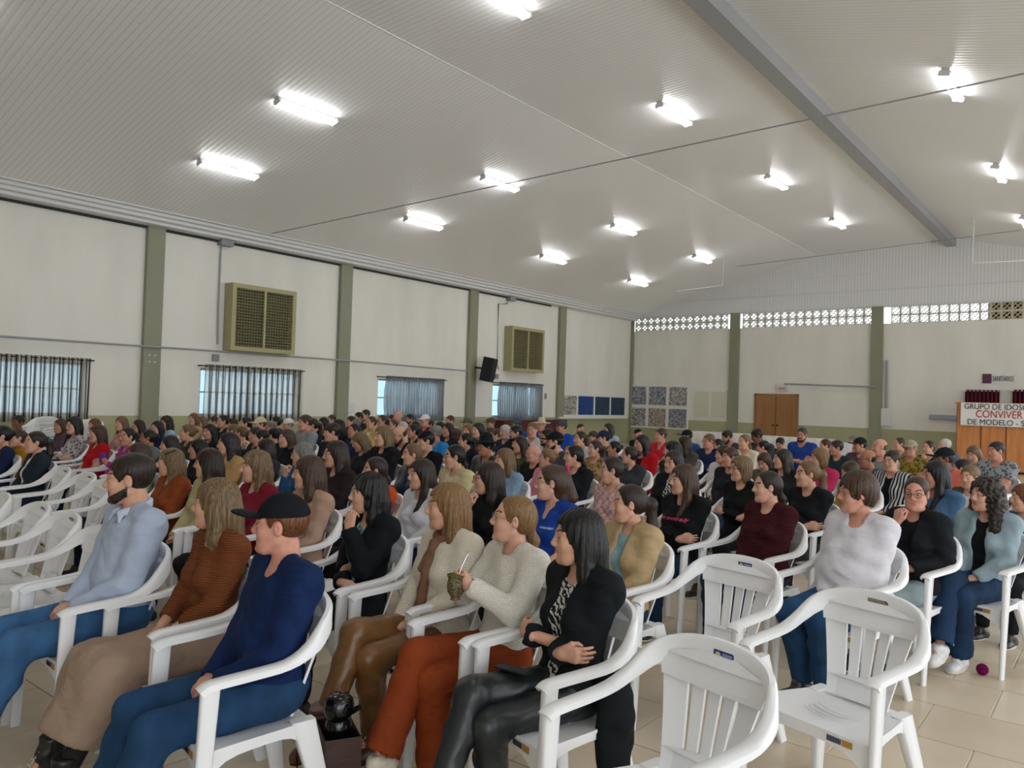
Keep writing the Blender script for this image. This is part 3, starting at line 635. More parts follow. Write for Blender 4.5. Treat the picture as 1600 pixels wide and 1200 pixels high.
# ---------------------------------------------------------------- hair and headgear, head space
def strand(sc, ph=0):
    return lambda X, Y, Z: np.sin(sc*np.arctan2(X, Y-.03)+9*Z+ph)*(.6+.4*np.sin(23*Z+31*X+ph))+.45*np.sin(sc*2.3*np.arctan2(X, Y-.03)-14*Z+4*np.sin(9*Z))
def hair_field(st):
    f = Field(); base = lambda t, up=.0: f.ell((0, .016, .034), (.0785+t, .0995+t, .089+t+up), .01)
    face = lambda z=.0, w_=.066, d=.075: f.ell((0, -.098, -.040+z), (w_+.004, d, .103), .010, 's')
    neck = lambda: f.cone((0, -.02, -.10), (0, -.05, -.3), .055, .075, .02, 's')
    if st in ('short', 'fringe', 'crop'):
        base(.006 if st != 'crop' else .001); f.ell((0, .03, .06), (.078, .09, .07), .02)
        f.ell((0, -.10, -.050), (.082, .085, .116), .010, 's') if st != 'fringe' else f.ell((0, -.10, -.065), (.082, .08, .092), .010, 's')
        f.cut((0, .05, -.055), (0, -.45, -1))
        for s in (-1, 1): f.ell((s*.085, .0, -.012), (.022, .028, .045), .006, 's')
        f.fold(.0022, strand(26))
    elif st == 'bald':
        base(.003); f.cut((0, .02, .025), (0, -.35, 1)); f.cut((0, .05, -.06), (0, -.3, -1)); f.ell((0, -.10, -.02), (.09, .10, .12), .008, 's')
        for s in (-1, 1): f.ell((s*.085, .0, -.012), (.022, .028, .045), .006, 's')
    elif st == 'shortf':                                                             # full short cut of an older woman
        base(.016, .008); f.ell((0, .06, -.02), (.075, .06, .075), .03)
        face(-.008, .070, .072); f.cone((0, .03, -.13), (0, .05, -.3), .075, .09, .02, 's'); 
        for s in (-1, 1): f.ell((s*.088, -.005, -.030), (.024, .020, .030), .010, 's')
        f.fold(.003, strand(17))
    elif st == 'bob':
        base(.012); f.ell((0, .030, -.05), (.090, .080, .115), .03); face(0, .062, .080); f.cut((0, 0, -.155), (0, 0, -1)); neck(); f.fold(.0028, strand(22))
    elif st in ('long', 'longw', 'mid'):
        base(.007); e = {'long': -.33, 'longw': -.30, 'mid': -.235}[st]
        f.ell((0, .035, -.04), (.088, .082, .12), .03)
        f.cone((0, .065, -.06), (0, .115, e), .074, .050, .05)
        for s in (-1, 1):
            f.cone((s*.070, .015, -.02), (s*.080, .030, -.16), .028, .030, .03)
            f.cone((s*.080, .030, -.15), (s*.072, .055 if st != 'long' else .05, e+.02), .034, .030, .04)
        face(0, .061, .082); neck()
        f.fold(.0032 if st != 'longw' else .0055, strand(20 if st != 'longw' else 11))
        if st == 'longw': f.fold(.004, lambda X, Y, Z: np.sin(75*Z+8*X)*np.cos(40*X+20*Y))
    elif st == 'front':                                                              # long, one side falling over the shoulder to the front
        base(.010); f.ell((0, .035, -.04), (.088, .082, .12), .03); f.cone((0, .065, -.06), (0, .10, -.26), .074, .052, .05)
        for s in (-1, 1):
            f.cone((s*.072, .010, -.02), (s*.088, .0, -.16), .028, .032, .03); f.cone((s*.088, .0, -.15), (s*.082, -.070, -.30), .032, .020, .03)
        face(0, .061, .082); f.cone((0, -.03, -.10), (0, -.07, -.3), .055, .070, .02, 's'); f.fold(.003, strand(20))
    elif st == 'curly':
        base(.018); f.ell((0, .045, -.06), (.115, .095, .15), .04)
        for s in (-1, 1): f.cone((s*.09, .01, -.05), (s*.105, -.01, -.24), .04, .045, .04)
        f.cone((0, .08, -.08), (0, .11, -.25), .08, .08, .05); face(0, .062, .085); neck()
        f.fold(.011, lambda X, Y, Z: np.sin(95*X+2*np.sin(60*Z))*np.sin(95*Y)*np.sin(80*Z+1.5*np.sin(70*X)))
    elif st in ('pony', 'bun', 'lowpony', 'halfpony'):
        base(.003); f.ell((0, .05, .0), (.070, .070, .070), .03)
        f.ell((0, -.10, -.022), (.086, .083, .110), .008, 's'); f.cut((0, .06, -.075), (0, -.5, -1))
        for s in (-1, 1): f.ell((s*.086, .0, -.012), (.022, .024, .038), .006, 's')
        if st == 'pony':
            f.cone((0, .10, .03), (0, .15, .0), .026, .030, .02); f.cone((0, .15, .0), (0, .155, -.14), .034, .036, .03); f.cone((0, .155, -.14), (0, .135, -.30), .036, .016, .03)
        elif st == 'lowpony':
            f.cone((0, .10, -.045), (0, .125, -.09), .024, .024, .02); f.cone((0, .125, -.09), (0, .13, -.20), .028, .014, .02)
        elif st == 'halfpony':
            f.ell((0, .085, .075), (.04, .04, .035), .02); f.cone((0, .06, -.03), (0, .12, -.30), .062, .040, .04); f.cone((0, .10, .07), (0, .15, -.1), .03, .045, .03)
        else: f.ell((0, .125, .03), (.038, .036, .038), .012)
        f.fold(.0011, strand(34))
    elif st == 'ring':                                                                # hair ring that shows under a cap
        base(.005); f.cut((0, 0, .05), (0, 0, 1)); f.ell((0, -.10, -.03), (.09, .09, .12), .008, 's'); f.cut((0, .05, -.06), (0, -.3, -1))
        for s in (-1, 1): f.ell((s*.085, .0, -.012), (.022, .028, .045), .006, 's')
    return f
def cap_field(kind):
    f = Field()
    if kind in ('cap', 'backcap'):
        f.ell((0, .014, .034), (.090, .110, .105), .01); f.cut((0, -.09, .030), (0, .12, -1))
        s = -1 if kind == 'cap' else 1
        f.ell((0, s*.125-.0, .036), (.072, .080, .011), .012, M=[[1, 0, 0], [0, 1, s*.12], [0, -s*.12, 1]]); f.ell((0, .014, .141), (.008, .008, .005), .003)
    elif kind == 'beanie':
        f.ell((0, .016, .036), (.088, .108, .104), .01); f.cut((0, -.09, .035), (0, .35, -1)); f.fold(.001, strand(60))
    else:                                                                            # broad brimmed hat
        f.ell((0, .01, .048), (.150 if kind == 'cowboy' else .165, .180, .010), .01); f.cone((0, .01, .05), (0, .01, .11), .098, .076, .015)
        for s in (-1, 1): f.ell((s*.14, .01, .060), (.022, .12, .010), .02)
        f.ell((0, 0, .20), (.030, .075, .022), .03, 's')
    return f
GC = {}
def gear(st, h):
    k = (st, h)
    if k not in GC: GC[k] = (cap_field if st in ('cap', 'backcap', 'beanie', 'cowboy', 'straw') else hair_field)(st).mesh(h)
    return GC[k]
GM = {}
def glasses_mesh(shape, m):
    if (shape, m.name) in GM: return GM[(shape, m.name)]
    b = MB()
    for s in (-1, 1):
        b.tube([(s*.033+.024*math.cos(a), -.104+.010*abs(math.cos(a))*(1 if math.cos(a)*s > 0 else 0), -.002+(.019 if shape else .016)*math.sin(a)) for a in [i*math.pi/8 for i in range(16)]], .0018 if shape else .0012, 6, True)
        b.tube([(s*.057, -.096, .004), (s*.079, -.04, .006), (s*.082, .012, .004)], .0018 if shape else .0013, 6)
    b.tube([(-.010, -.104, .002), (0, -.108, .005), (.010, -.104, .002)], .0016, 6)
    GM[(shape, m.name)] = b.mesh('glasses', m); return GM[(shape, m.name)]

# ---------------------------------------------------------------- hand (wrist at origin, fingers +X, palm -Z, thumb +Y)
HD = {}
def hand(curl, h):
    k = (round(curl, 1), h)
    if k in HD: return HD[k]
    f = Field()
    for i, (y, l, r) in enumerate(((.028, .080, .0088), (.010, .088, .0092), (-.009, .082, .0088), (-.026, .065, .0078))):
        b = Vector((.082-.004*abs(i-1), y, -.002)); f.cone((.0, y*.55, 0), b, .015, .0125, .018)
        a = 0; p = b
        for j, (fr, cu) in enumerate(((.46, .75), (.30, 1.0), (.24, .7))):
            a += curl*cu*(1+.08*i); q = p+Vector((math.cos(a), .06*(1.5-i)*(1-curl*.5), -math.sin(a)))*l*fr
            rr = r*(1-.09*j); f.cone(p, q, rr, rr*.92, .004); p = q
    f.cone((.0, 0, 0), (-.035, 0, 0), .025, .024, .02)
    t0, t1, t2, t3 = Vector((.018, .022, -.006)), Vector((.046, .044, -.016)), Vector((.070, .052-.012*curl, -.024-.010*curl)), Vector((.088, .048-.022*curl, -.028-.016*curl))
    f.cone(t0, t1, .016, .0125, .015); f.cone(t1, t2, .011, .0098, .006); f.cone(t2, t3, .0098, .008, .004)
    HD[k] = f.mesh(h); return HD[k]

# ---------------------------------------------------------------- seated body, person space: floor z=0, faces -Y, seat centre at origin
PIV = Vector((0, .135, 1.085))
def V3(*a): return Vector(a)
ARMS = {  # wrist, finger direction, palm normal, curl, elbow pole for left(+x) and right
 'lap':     dict(L=((.060, -.130, .615), (-.75, -.60, -.15), (-.3, .1, -1), .7), R=((-.055, -.125, .600), (.75, -.60, -.15), (.3, .1, -1), .6)),
 'thigh':   dict(L=((.110, -.150, .625), (-.15, -1, -.12), (0, 0, -1), .35), R=((-.110, -.150, .625), (.15, -1, -.12), (0, 0, -1), .35)),
 'crossed': dict(L=((-.075, -.085, .775), (-1, .25, .12), (0, 1, -.2), .5), R=((.085, -.045, .735), (1, .3, .1), (0, 1, 0), .5)),
 'chin':    dict(L=((.115, -.105, .700), (-1, .0, -.1), (0, .3, -1), .6), R=((-.035, -.060, .985), (.25, -.1, 1), (.2, 1, .1), 1.1)),
 'chinL':   dict(L=((.050, -.055, .985), (-.15, .15, 1), (-.4, .9, 0), .8), R=((.075, -.120, .700), (1, -.1, .1), (0, .2, -1), .4)),
 'hold':    dict(L=((.105, -.190, .915), (-.85, -.45, .25), (-.4, .9, .1), .9), R=((-.045, -.175, .905), (.85, -.45, .2), (.4, .9, .1), .9)),
 'cup':     dict(L=((.15, -.17, .86), (-.6, -.5, .5), (-.5, .8, .2), 1.0), R=((-.110, -.150, .625), (.15, -1, -.12), (0, 0, -1), .35)),
 'up':      dict(L=((.33, -.02, 1.00), (-.9, .1, .4), (-.3, 0, -1), .6), R=((-.33, -.02, 1.00), (.9, .1, .4), (.3, 0, -1), .6)),
}
LEGS = {  # knee, ankle, toe direction (left +x, right -x)
 'flat':  dict(L=((.115, -.375, .500), (.115, -.380, .095), (.1, -1, 0)), R=((-.115, -.375, .500), (-.115, -.370, .095), (-.1, -1, 0))),
 'fwd':   dict(L=((.125, -.390, .500), (.130, -.560, .110), (.1, -1, 0)), R=((-.125, -.390, .500), (-.130, -.540, .110), (-.1, -1, 0))),
 'tuck':  dict(L=((.100, -.375, .495), (.080, -.300, .100), (.1, -1, 0)), R=((-.100, -.375, .495), (-.080, -.280, .100), (-.1, -1, 0))),
 'ankle': dict(L=((.105, -.385, .495), (-.020, -.470, .115), (.0, -1, .15)), R=((-.105, -.385, .495), (.050, -.400, .100), (.1, -1, 0))),
 'cross': dict(L=((.010, -.400, .600), (-.120, -.480, .240), (-.2, -1, -.35)), R=((-.070, -.380, .495), (-.050, -.330, .095), (-.1, -1, 0))),
 'crossR': dict(R=((-.010, -.410, .600), (.050, -.600, .215), (.1, -1, -.25)), L=((.070, -.380, .495), (.050, -.330, .095), (.1, -1, 0))),
}
def ik(S, W, l1, l2, pole):
    S, W, pole = Vector(S), Vector(W), Vector(pole); d = (W-S).length; d = min(d, (l1+l2)*.985); u = (W-S).normalized(); W = S+u*d
    a = (l1*l1-l2*l2+d*d)/(2*d); hh = math.sqrt(max(l1*l1-a*a, 1e-6)); p = (pole-u*pole.dot(u)).normalized(); return S+u*a+p*hh, W
class Fig:
    """joint layout of one seated figure"""
    def __init__(s, male, g, arms, legs, lean=0.0):
        s.male, s.g = male, g; s.sh = .180 if male else .157; A = ARMS[arms]; Lg = LEGS[legs]; s.side = {}
        for n, q in (('L', 1), ('R', -1)):
            S = V3(q*s.sh, .150, .985); W, fd, pn, cu = A[n]
            pole = V3(q*.75, .35, -.9) if arms != 'up' else V3(q, 0, .35)
            if arms in ('chin', 'chinL') and W[2] > .9: pole = V3(q*.15, -.5, -1); 
            E, W2 = ik(S, W, .285 if male else .27, .245 if male else .235, pole)
            K, An, To = Lg[n]; Hp = V3(q*(.088+.02*(g-1)), .085, .535)
            s.side[n] = dict(q=q, S=S, E=E, W=W2, fd=Vector(fd).normalized(), pn=Vector(pn).normalized(), cu=cu, Hp=Hp, K=Vector(K), A=Vector(An), T=Vector(To).normalized())
    def torso(s, f, t=0, k=.05):
        m, g = s.male, s.g
        f.ell((0, .075, .555), ((.165 if not m else .155)*g+t, .135*g+t, .115+t), k)
        f.ell((0, .095-.03*(g-1)/.3, .70), ((.132 if not m else .150)*g+t, .098*g**1.3+t, .15+t), k)
        f.ell((0, .125, .865), ((.142 if not m else .170)*(g*.5+.5)+t, .100*(g*.5+.5)+t, .16+t), k)
        f.cone((-s.sh+.02, .145, .985), (s.sh-.02, .145, .985), .052+t, .052+t, k)
        if not m:
            for q in (-1, 1): f.ell((q*.068, .040-.015*(g-1), .845), (.060*g+t*.8, .052*g+t*.8, .062+t*.6), .035)
        for q in (-1, 1): f.cone((q*.035, .14, 1.055), (q*(s.sh-.01), .15, 1.00), .034+t*.6, .046+t, .03)
    def arm(s, f, n, t=0, t2=None, upto=1.0, k=.02):
        a = s.side[n]; g = .45+.55*s.g; r = 1.08 if s.male else .93; t2 = t if t2 is None else t2
        f.cone(a['S'], a['E'], .052*r*g+t, .042*r*g+t2, .045)
        if upto > 0: W = a['E'].lerp(a['W'], upto); f.cone(a['E'], W, .041*r*g+t2, (.041+(.028-.041)*upto)*r*g+t2, k)
    def leg(s, f, n, t=0, k=.03, flare=0, upto=1):
        a = s.side[n]; g = .5+.5*s.g
        f.cone(a['Hp'], a['K'], .082*g+t, .060*g+t, .022)
        A = a['K'].lerp(a['A'], upto)
        m_ = a['K'].lerp(a['A'], .32*upto); f.cone(a['K'], m_+V3(0, .012, 0), .058*g+t, .055*g+t+flare*.3, k); f.cone(m_+V3(0, .012, 0), A, .055*g+t+flare*.3, .037*g+t+flare, k)
RC = {}
def body_raw(male, g, arms, legs, h, hh):
    k = (bool(male), g, arms, legs, h)
    if k in RC: return RC[k]
    F_ = Fig(bool(male), g, arms, legs); f = Field(); F_.torso(f, -.004)
    f.cone((0, .145, 1.0), PIV+V3(0, .008, .03), .062 if male else .052, .053 if male else .045, .03)
    for n in 'LR': F_.arm(f, n, -.002); F_.leg(f, n, -.006, .004)
    for n in 'LR': a = F_.side[n]; f.cone(a['A'], a['A']+a['T']*.10+V3(0, 0, -.055), .030, .018, .01)
    V, F = f.mesh(h); P = [(V, F, 0)]
    for n in 'LR':
        a = F_.side[n]; x = a['fd']; z = -a['pn']; z = (z-x*z.dot(x)).normalized(); y = z.cross(x)
        v, ff = hand(a['cu'], hh); 
        th = y                                      # thumb side: towards the body midline / up
        want = V3(-a['q'], 0, .6) if arms not in ('lap', 'thigh') else V3(-a['q'], .3, 0)
        if arms in ('chin', 'chinL', 'up', 'hold', 'crossed', 'cup'): want = V3(0, .2, 1) if abs(x.z) < .7 else V3(-a['q'], .8, 0)
        fl = 1 if th.dot(want) > 0 else -1
        v = v*[1, fl, 1]; ff = ff if fl > 0 else ff[:, ::-1]
        sc = 1.0 if male else .92; M = np.eye(4); M[:3, 0], M[:3, 1], M[:3, 2] = np.array(x)*sc, np.array(y)*sc, np.array(z)*sc; M[:3, 3] = np.array(a['W'])+np.array(x)*.012
        P.append((xf(v, M), ff, 0))
    RC[k] = (cat(P), F_); return RC[k]
def head_mx(yaw, pitch):
    return Matrix.Translation(PIV) @ Matrix.Rotation(R(yaw), 4, 'Z') @ Matrix.Rotation(R(pitch), 4, 'X') @ Matrix.Translation((0, -.030, .105))
# clothes ---------------------------------------------------------------
def FOLD(X, Y, Z):
    u = 46*Z+20*X+24*Y+2.2*np.sin(13*X+7)+1.6*np.sin(17*Y-9*Z); v = 71*Z-38*Y+26*X+2*np.sin(15*Z+11*X)
    return (1-2*np.abs(np.sin(u*.5)))*(.5+.5*np.sin(11*X-13*Y+7*Z))+.6*(1-2*np.abs(np.sin(v*.5)))*np.sin(16*X+9*Y+5)
def top_field(F_, kind, t=.012, detail=True):
    f = Field(); F_.torso(f, t)
    sl = {'tee': .0, 'long': .97, 'turtle': .97, 'jacket': .97, 'polo': .0, 'knit': .97, 'push': .62}[kind]
    for n in 'LR':
        if sl: F_.arm(f, n, t, t+(.004 if kind in ('knit', 'jacket') else .001), sl)
        else:
            a = F_.side[n]; r = 1.08 if F_.male else .93; g = .45+.55*F_.g; e = a['S'].lerp(a['E'], .52); f.cone(a['S'], e, .053*r*g+t, .050*r*g+t+.006, .045)
            dr = (a['E']-a['S']).normalized(); f.cone(e+dr*.055, e+dr*.13, .075, .07, .006, 's')
    if detail: f.fold(.0050 if kind != 'knit' else .0032, FOLD)
    if sl:
        for n in 'LR': a = F_.side[n]; e = a['E'].lerp(a['W'], sl); dr = (a['W']-a['E']).normalized(); f.cone(e+dr*.040, e+dr*.09, .042, .042, .004, 's')
    if kind in ('turtle',): f.cone((0, .145, 1.0), PIV+V3(0, -.002, .005), .068, .060, .03); f.cut(PIV+V3(0, -.02, .0), (0, -.25, 1))
    elif kind in ('jacket', 'polo'):
        f.cone((0, .155, 1.03), PIV+V3(0, .015, -.005), .072, .070, .025); f.cone(PIV+V3(0, -.012, -.06), PIV+V3(0, -.02, .12), .053 if not F_.male else .060, .060, .006, 's')
        f.cut(PIV+V3(0, .02, .006), (0, -.35, 1))
    else:
        f.cone(PIV+V3(0, -.005, -.065), PIV+V3(0, -.01, .08), .060, .075, .01, 's')
    if kind == 'jacket': f.ell((0, -.05, .80), (.050, .150, .30), .01, 's'); f.ell((0, .02, 1.02), (.055, .10, .09), .02, 's')
    elif kind == 'polo': f.ell((0, .03, 1.02), (.030, .09, .075), .01, 's')
    elif kind in ('long', 'tee', 'push'): f.ell((0, .045, 1.035), (.062, .06, .050), .012, 's')
    f.cut((0, 0, .515), (0, 0, -1))
    return f
def pants_mesh(F_, kind, detail, h):
    if kind == 'skirt': return pants_field(F_, kind, detail).mesh(h)
    P = [(*pants_field(F_, kind, detail, n).mesh(h), 0) for n in 'LR']; return cat(P)[:2]
def pants_field(F_, kind, detail=True, only='LR'):
    f = Field(); m, g = F_.male, F_.g; t = .009 if kind != 'wide' else .016
    f.ell((0, .075, .550), (.165*g+t, .135*g+t, .115+t), .05)
    if kind == 'skirt':
        for n in 'LR': F_.leg(f, n, .022, .08, .03, .60)
        a, b = F_.side['L'], F_.side['R']; f.cone(a['Hp'].lerp(b['Hp'], .5), a['K'].lerp(b['K'], .5), .09, .085, .08)
        mid = a['K'].lerp(b['K'], .5); me_ = a['A'].lerp(b['A'], .5); e = mid.lerp(me_, .62); f.cone(mid, e, .10, .135, .06); dr = (me_-mid).normalized(); f.cut(e+dr*.02, dr)
    else:
        for n in only: F_.leg(f, n, t, .03, .03 if kind == 'wide' else .006)
        for n in only: a = F_.side[n]; dr = (a['A']-a['K']).normalized(); f.cone(a['A']+dr*.07, a['A']+dr*.14, .105 if kind == 'wide' else .085, .09, .006, 's')
    if detail: f.fold(.0040, FOLD)
    f.cut((0, .08, .655), (0, .35, 1)); return f
SHC = {}
def shoe_mesh(kind, h=.008):
    """foot space: ankle at origin, toes -Y, sole at z=-.095"""
    if kind in SHC: return SHC[kind]
    f = Field(); f.cone((0, .025, -.055), (0, -.135, -.068), .036, .030, .03); f.ell((0, -.075, -.07), (.043, .10, .032), .03); f.cone((0, .012, -.05), (0, -.02, -.02 if kind != 'boot' else .02), .040, .040, .03)
    f.ell((0, -.135, -.07), (.038, .045, .028), .02)
    if kind == 'boot': f.cone((0, .012, -.03), (0, .01, .09), .047, .052, .02); f.cut((0, 0, .10), (0, 0, 1)); f.fold(.002, FOLD)
    else: f.cone((0, .012, -.05), (0, -.040, -.012), .040, .034, .03); f.cut((0, 0, .012), (0, .12, 1)); f.cone((0, .01, -.02), (0, .01, .08), .030, .034, .004, 's')
    f.cut((0, 0, -.095), (0, 0, -1)); a = f.mesh(h)
    f2 = Field(); f2.cone((0, .025, -.09), (0, -.14, -.09), .041, .036, .02); f2.ell((0, -.08, -.09), (.049, .10, .04), .03); f2.cut((0, 0, -.095), (0, 0, -1)); f2.cut((0, 0, -.076), (0, 0, 1)); b = f2.mesh(h)
    P = [(a[0], a[1], 0), (b[0], b[1], 1)]
    if kind in ('sneaker', 'boot'):
        l = MB()
        for i in range(5 if kind == 'boot' else 4):
            y = -.045-.017*i; z = -.033-.007*i
            if kind == 'boot': y = -.040-.012*i+.0; z = .05-.022*i
            l.tube([(-.024, y+.006, z-.008), (-.010, y-.004, z+.004), (.010, y+.004, z+.004), (.024, y-.006, z-.008)], .0028, 5)
        v = np.array([list(q) for q in l.v]); ff = np.array([q for q in l.f if len(q) == 4]); P.append((v, ff, 2))
    SHC[kind] = cat(P); return SHC[kind]
MESH = {}
def cached(key, fn):
    if key not in MESH: MESH[key] = fn()
    return MESH[key]
HAIRC = {'K': ('16130f', '060505'), 'D': ('33241b', '1a120d'), 'B': ('503726', '2d1d13'), 'L': ('7a5c3e', '553d28'), 'N': ('8c6a42', '624728'), 'A': ('836a4a', '523f29'), 'G': ('8a8780', '57544e'),
         'W': ('d3cfc4', '9a958a'), 'R': ('7a4a2c', '4a2a17'), 'P': ('2c1c26', '150c14')}
SKIN = {'1': 'd3a58c', '2': 'c4907a', '3': 'ad7a60', '4': '7d5440', '0': 'dcae98', 'r': 'd09a86'}
def hairm(c): a, b = HAIRC[c]; return mat('hair_'+c, a, .42, .35, 'hair', b, bump=.35)
def skinm(c): return mat('skin_'+c, SKIN[c], .55, .35, 'skin', '%02x%02x%02x' % tuple(int(int(SKIN[c][i:i+2], 16)*k) for i, k in ((0, .96), (2, .90), (4, .88))), bump=.03)
def clothm(hexc, pat='cloth'):
    kw = {'cloth': dict(rough=.8, spec=.15, bump=.4), 'denim': dict(rough=.8, spec=.15, bump=.45), 'knit': dict(rough=.9, spec=.1, bump=.45), 'rib': dict(rough=.9, spec=.1, bump=.5), 'leather': dict(rough=.33, spec=.5, bump=.1),
          'print': dict(rough=.8, spec=.2, bump=0), 'plaid': dict(rough=.8, spec=.15, bump=0), 'stripe': dict(rough=.8, spec=.15, bump=0), 'zebra': dict(rough=.8, spec=.2, bump=0)}[pat]
    c2 = None; kind = pat
    c = [int(hexc[i:i+2], 16) for i in (0, 2, 4)]; dk = lambda k: '%02x%02x%02x' % tuple(int(v*k) for v in c)
    if pat == 'leather': kind = 'cloth'; c2 = dk(.85)
    if pat in ('cloth',): c2 = dk(.95)
    if pat in ('knit', 'rib'): c2 = dk(.90 if pat == 'knit' else .84)
    if pat == 'denim': c2 = dk(.80)
    if pat in ('stripe', 'zebra'): c2 = '17181a'
    if pat == 'print': c2 = dk(.55)
    if pat == 'plaid': c2 = dk(.80)
    m_ = (pat+'_fabric', hexc, pat)
    if m_ in MC: return MC[m_]
    r_ = mat(pat+'_'+hexc, hexc, kw['rough'], kw['spec'], kind, c2, bump=kw['bump']); MC[m_] = r_; return r_
LIPS = mat('lips', 'c07c6e', .45, .4); LIPM = mat('lips_pale', 'ba8674', .5, .3); EYEW = mat('eye_white', 'cfc8c2', .3, .5); IRIS = mat('iris', '1d130d', .2, .5); SOLE = mat('shoe_sole', 'd8cfbf', .7, .2); LACE = mat('shoe_lace', 'e6dfd0', .8, .1)
M_SPEC = [mat('glasses_black', '17130f', .3, .5), mat('glasses_metal', '7a6a5a', .3, .5), mat('glasses_red', '5a2430', .3, .5)]
def setm(o, i, m):
    o.material_slots[i].link = 'OBJECT'; o.material_slots[i].material = m
def person(spec, loc, rz, sc):
    """spec: sex m/f, g, arms, legs, yaw, pitch, style, hc, skin, top(kind,col,pat), inner, pants(kind,col,pat), shoe(kind,col), glasses, cap(kind,col), near"""
    near = spec.get('near', 0); male = {'m': 1, 'b': 2, 'f': 0}[spec['sex']]; g = spec.get('g', 1.0); arms, legs = spec.get('arms', 'lap'), spec.get('legs', 'flat')
    hb = (.028, .0158, .0115)[near]; hsk = (.032, .020, .015)[near]; hh = (.0102, .0062, .0041)[near]; hd = (.0115, .0068, .0042)[near]; hr = (.0092, .0068, .0052)[near]
    yaw = spec['yaw'] if near else round(spec['yaw']/20)*20; pitch = spec.get('pitch', 0) if near else (20 if spec.get('pitch', 0) > 10 else 0)
    def mk():
        (V, F, m), F_ = body_raw(male, g, arms, legs, hsk, hd); hv, hf, hm = head(male, hh)
        return to_mesh('person_body', *(lambda a: (a[0], a[1], [skinm('1'), LIPS, hairm('D'), EYEW, IRIS], a[2]))(cat([(V, F, m), (xf(hv*(1, 1, 1), head_mx(yaw, pitch)), hf, hm)])))
    F_ = body_raw(male, g, arms, legs, hsk, hd)[1]
    me = cached(('body', male, g, arms, legs, hb, yaw, pitch), mk)
    o = link('person', me); o.location = loc; o.rotation_euler = (0, 0, rz); o.scale = (sc, sc, sc)
    setm(o, 0, skinm(spec.get('skin', '1'))); setm(o, 1, LIPM if male else LIPS); hcol = spec.get('hc', 'D'); setm(o, 2, hairm('B' if hcol in 'LNAW' and not male else hcol))
    HM = head_mx(yaw, pitch); fm = bool(male)
    tk, tc, tp = spec['top']
    t = .012 if tk != 'jacket' else .021
    mt = cached(('top', fm, g, arms, tk, hb), lambda: to_mesh('top', *(top_field(F_, tk, t if tk != 'knit' else .020, near > 0).mesh(hb*.92 if near else .021)), [clothm('888888')]))
    nm = {'tee': 'tee_shirt', 'long': 'long_sleeve_top', 'turtle': 'turtleneck', 'jacket': 'jacket', 'polo': 'polo_shirt', 'knit': 'sweater', 'push': 'sweater'}[tk]
    tp_ = link(nm, mt, o); setm(tp_, 0, clothm(tc, tp))
    if tk == 'jacket':
        ic, ip = spec.get('inner', ('d8d4cc', 'cloth'))
        mi_ = cached(('inner', fm, g, hb), lambda: to_mesh('inner', *inner_field(F_).mesh(hb if near else .017), [clothm('888888')])); q = link('inner_top', mi_, o); setm(q, 0, clothm(ic, ip))
    pk, pc, pp = spec.get('pants', ('slim', '2b3d57', 'denim'))
    mp_ = cached(('pants', fm, g, legs, pk, hb), lambda: to_mesh('pants', *pants_mesh(F_, pk, near > 0, hb if near else .021), [clothm('888888')]))
    q = link('skirt' if pk == 'skirt' else 'trousers', mp_, o); setm(q, 0, clothm(pc, pp))
    if pk == 'skirt':
        b = Field()
        for n in 'LR': F_.leg(b, n, .003, .006)
        q = link('tights', to_mesh('tights', *b.mesh(.013), [clothm('2b2622')]), o)
    sk, scol = spec.get('shoe', ('shoe', '2a2522')); sm_ = cached(('shoe', sk), lambda: to_mesh('shoe', *(lambda a: (a[0], a[1], [clothm('888888'), SOLE, LACE], a[2]))(shoe_mesh(sk))))
    for n in 'LR':
        a = F_.side[n]; yv = -a['T']; zv = V3(0, 0, 1); zv = (zv-yv*zv.dot(yv)).normalized(); xv = yv.cross(zv)
        M = Matrix.Identity(4)
        for i in range(3): M[i][0], M[i][1], M[i][2], M[i][3] = xv[i], yv[i], zv[i], a['A'][i]
        q = link('shoe' if sk != 'boot' else 'boot', sm_, o, M); setm(q, 0, clothm(scol, 'leather')); 
        if 'sole' in spec: setm(q, 1, mat('sole_'+spec['sole'], spec['sole'], .7, .2))
    st = spec['style']
    if st != 'none':
        mh = cached(('hair', st, hr), lambda: to_mesh('hair', *gear(st, hr), [hairm('D')])); q = link('hair', mh, o, HM); setm(q, 0, hairm(hcol))
    if 'cap' in spec:
        ck, cc = spec['cap']; mc = cached(('cap', ck, hr), lambda: to_mesh('cap', *gear(ck, hr), [clothm('888888')])); q = link('cap' if 'cap' in ck else ('beanie' if ck == 'beanie' else 'hat'), mc, o, HM); setm(q, 0, clothm(cc))
    if 'glasses' in spec:
        gi = spec['glasses']; link('glasses', glasses_mesh(gi == 0, M_SPEC[gi]), o, HM)
    return o, F_, HM
def inner_field(F_):
    f = Field(); F_.torso(f, .006); f.cone(PIV+V3(0, -.005, -.065), PIV+V3(0, -.01, .08), .060, .075, .01, 's'); f.ell((0, .045, 1.035), (.055, .06, .045), .012, 's'); f.cut((0, 0, .53), (0, 0, -1)); return f

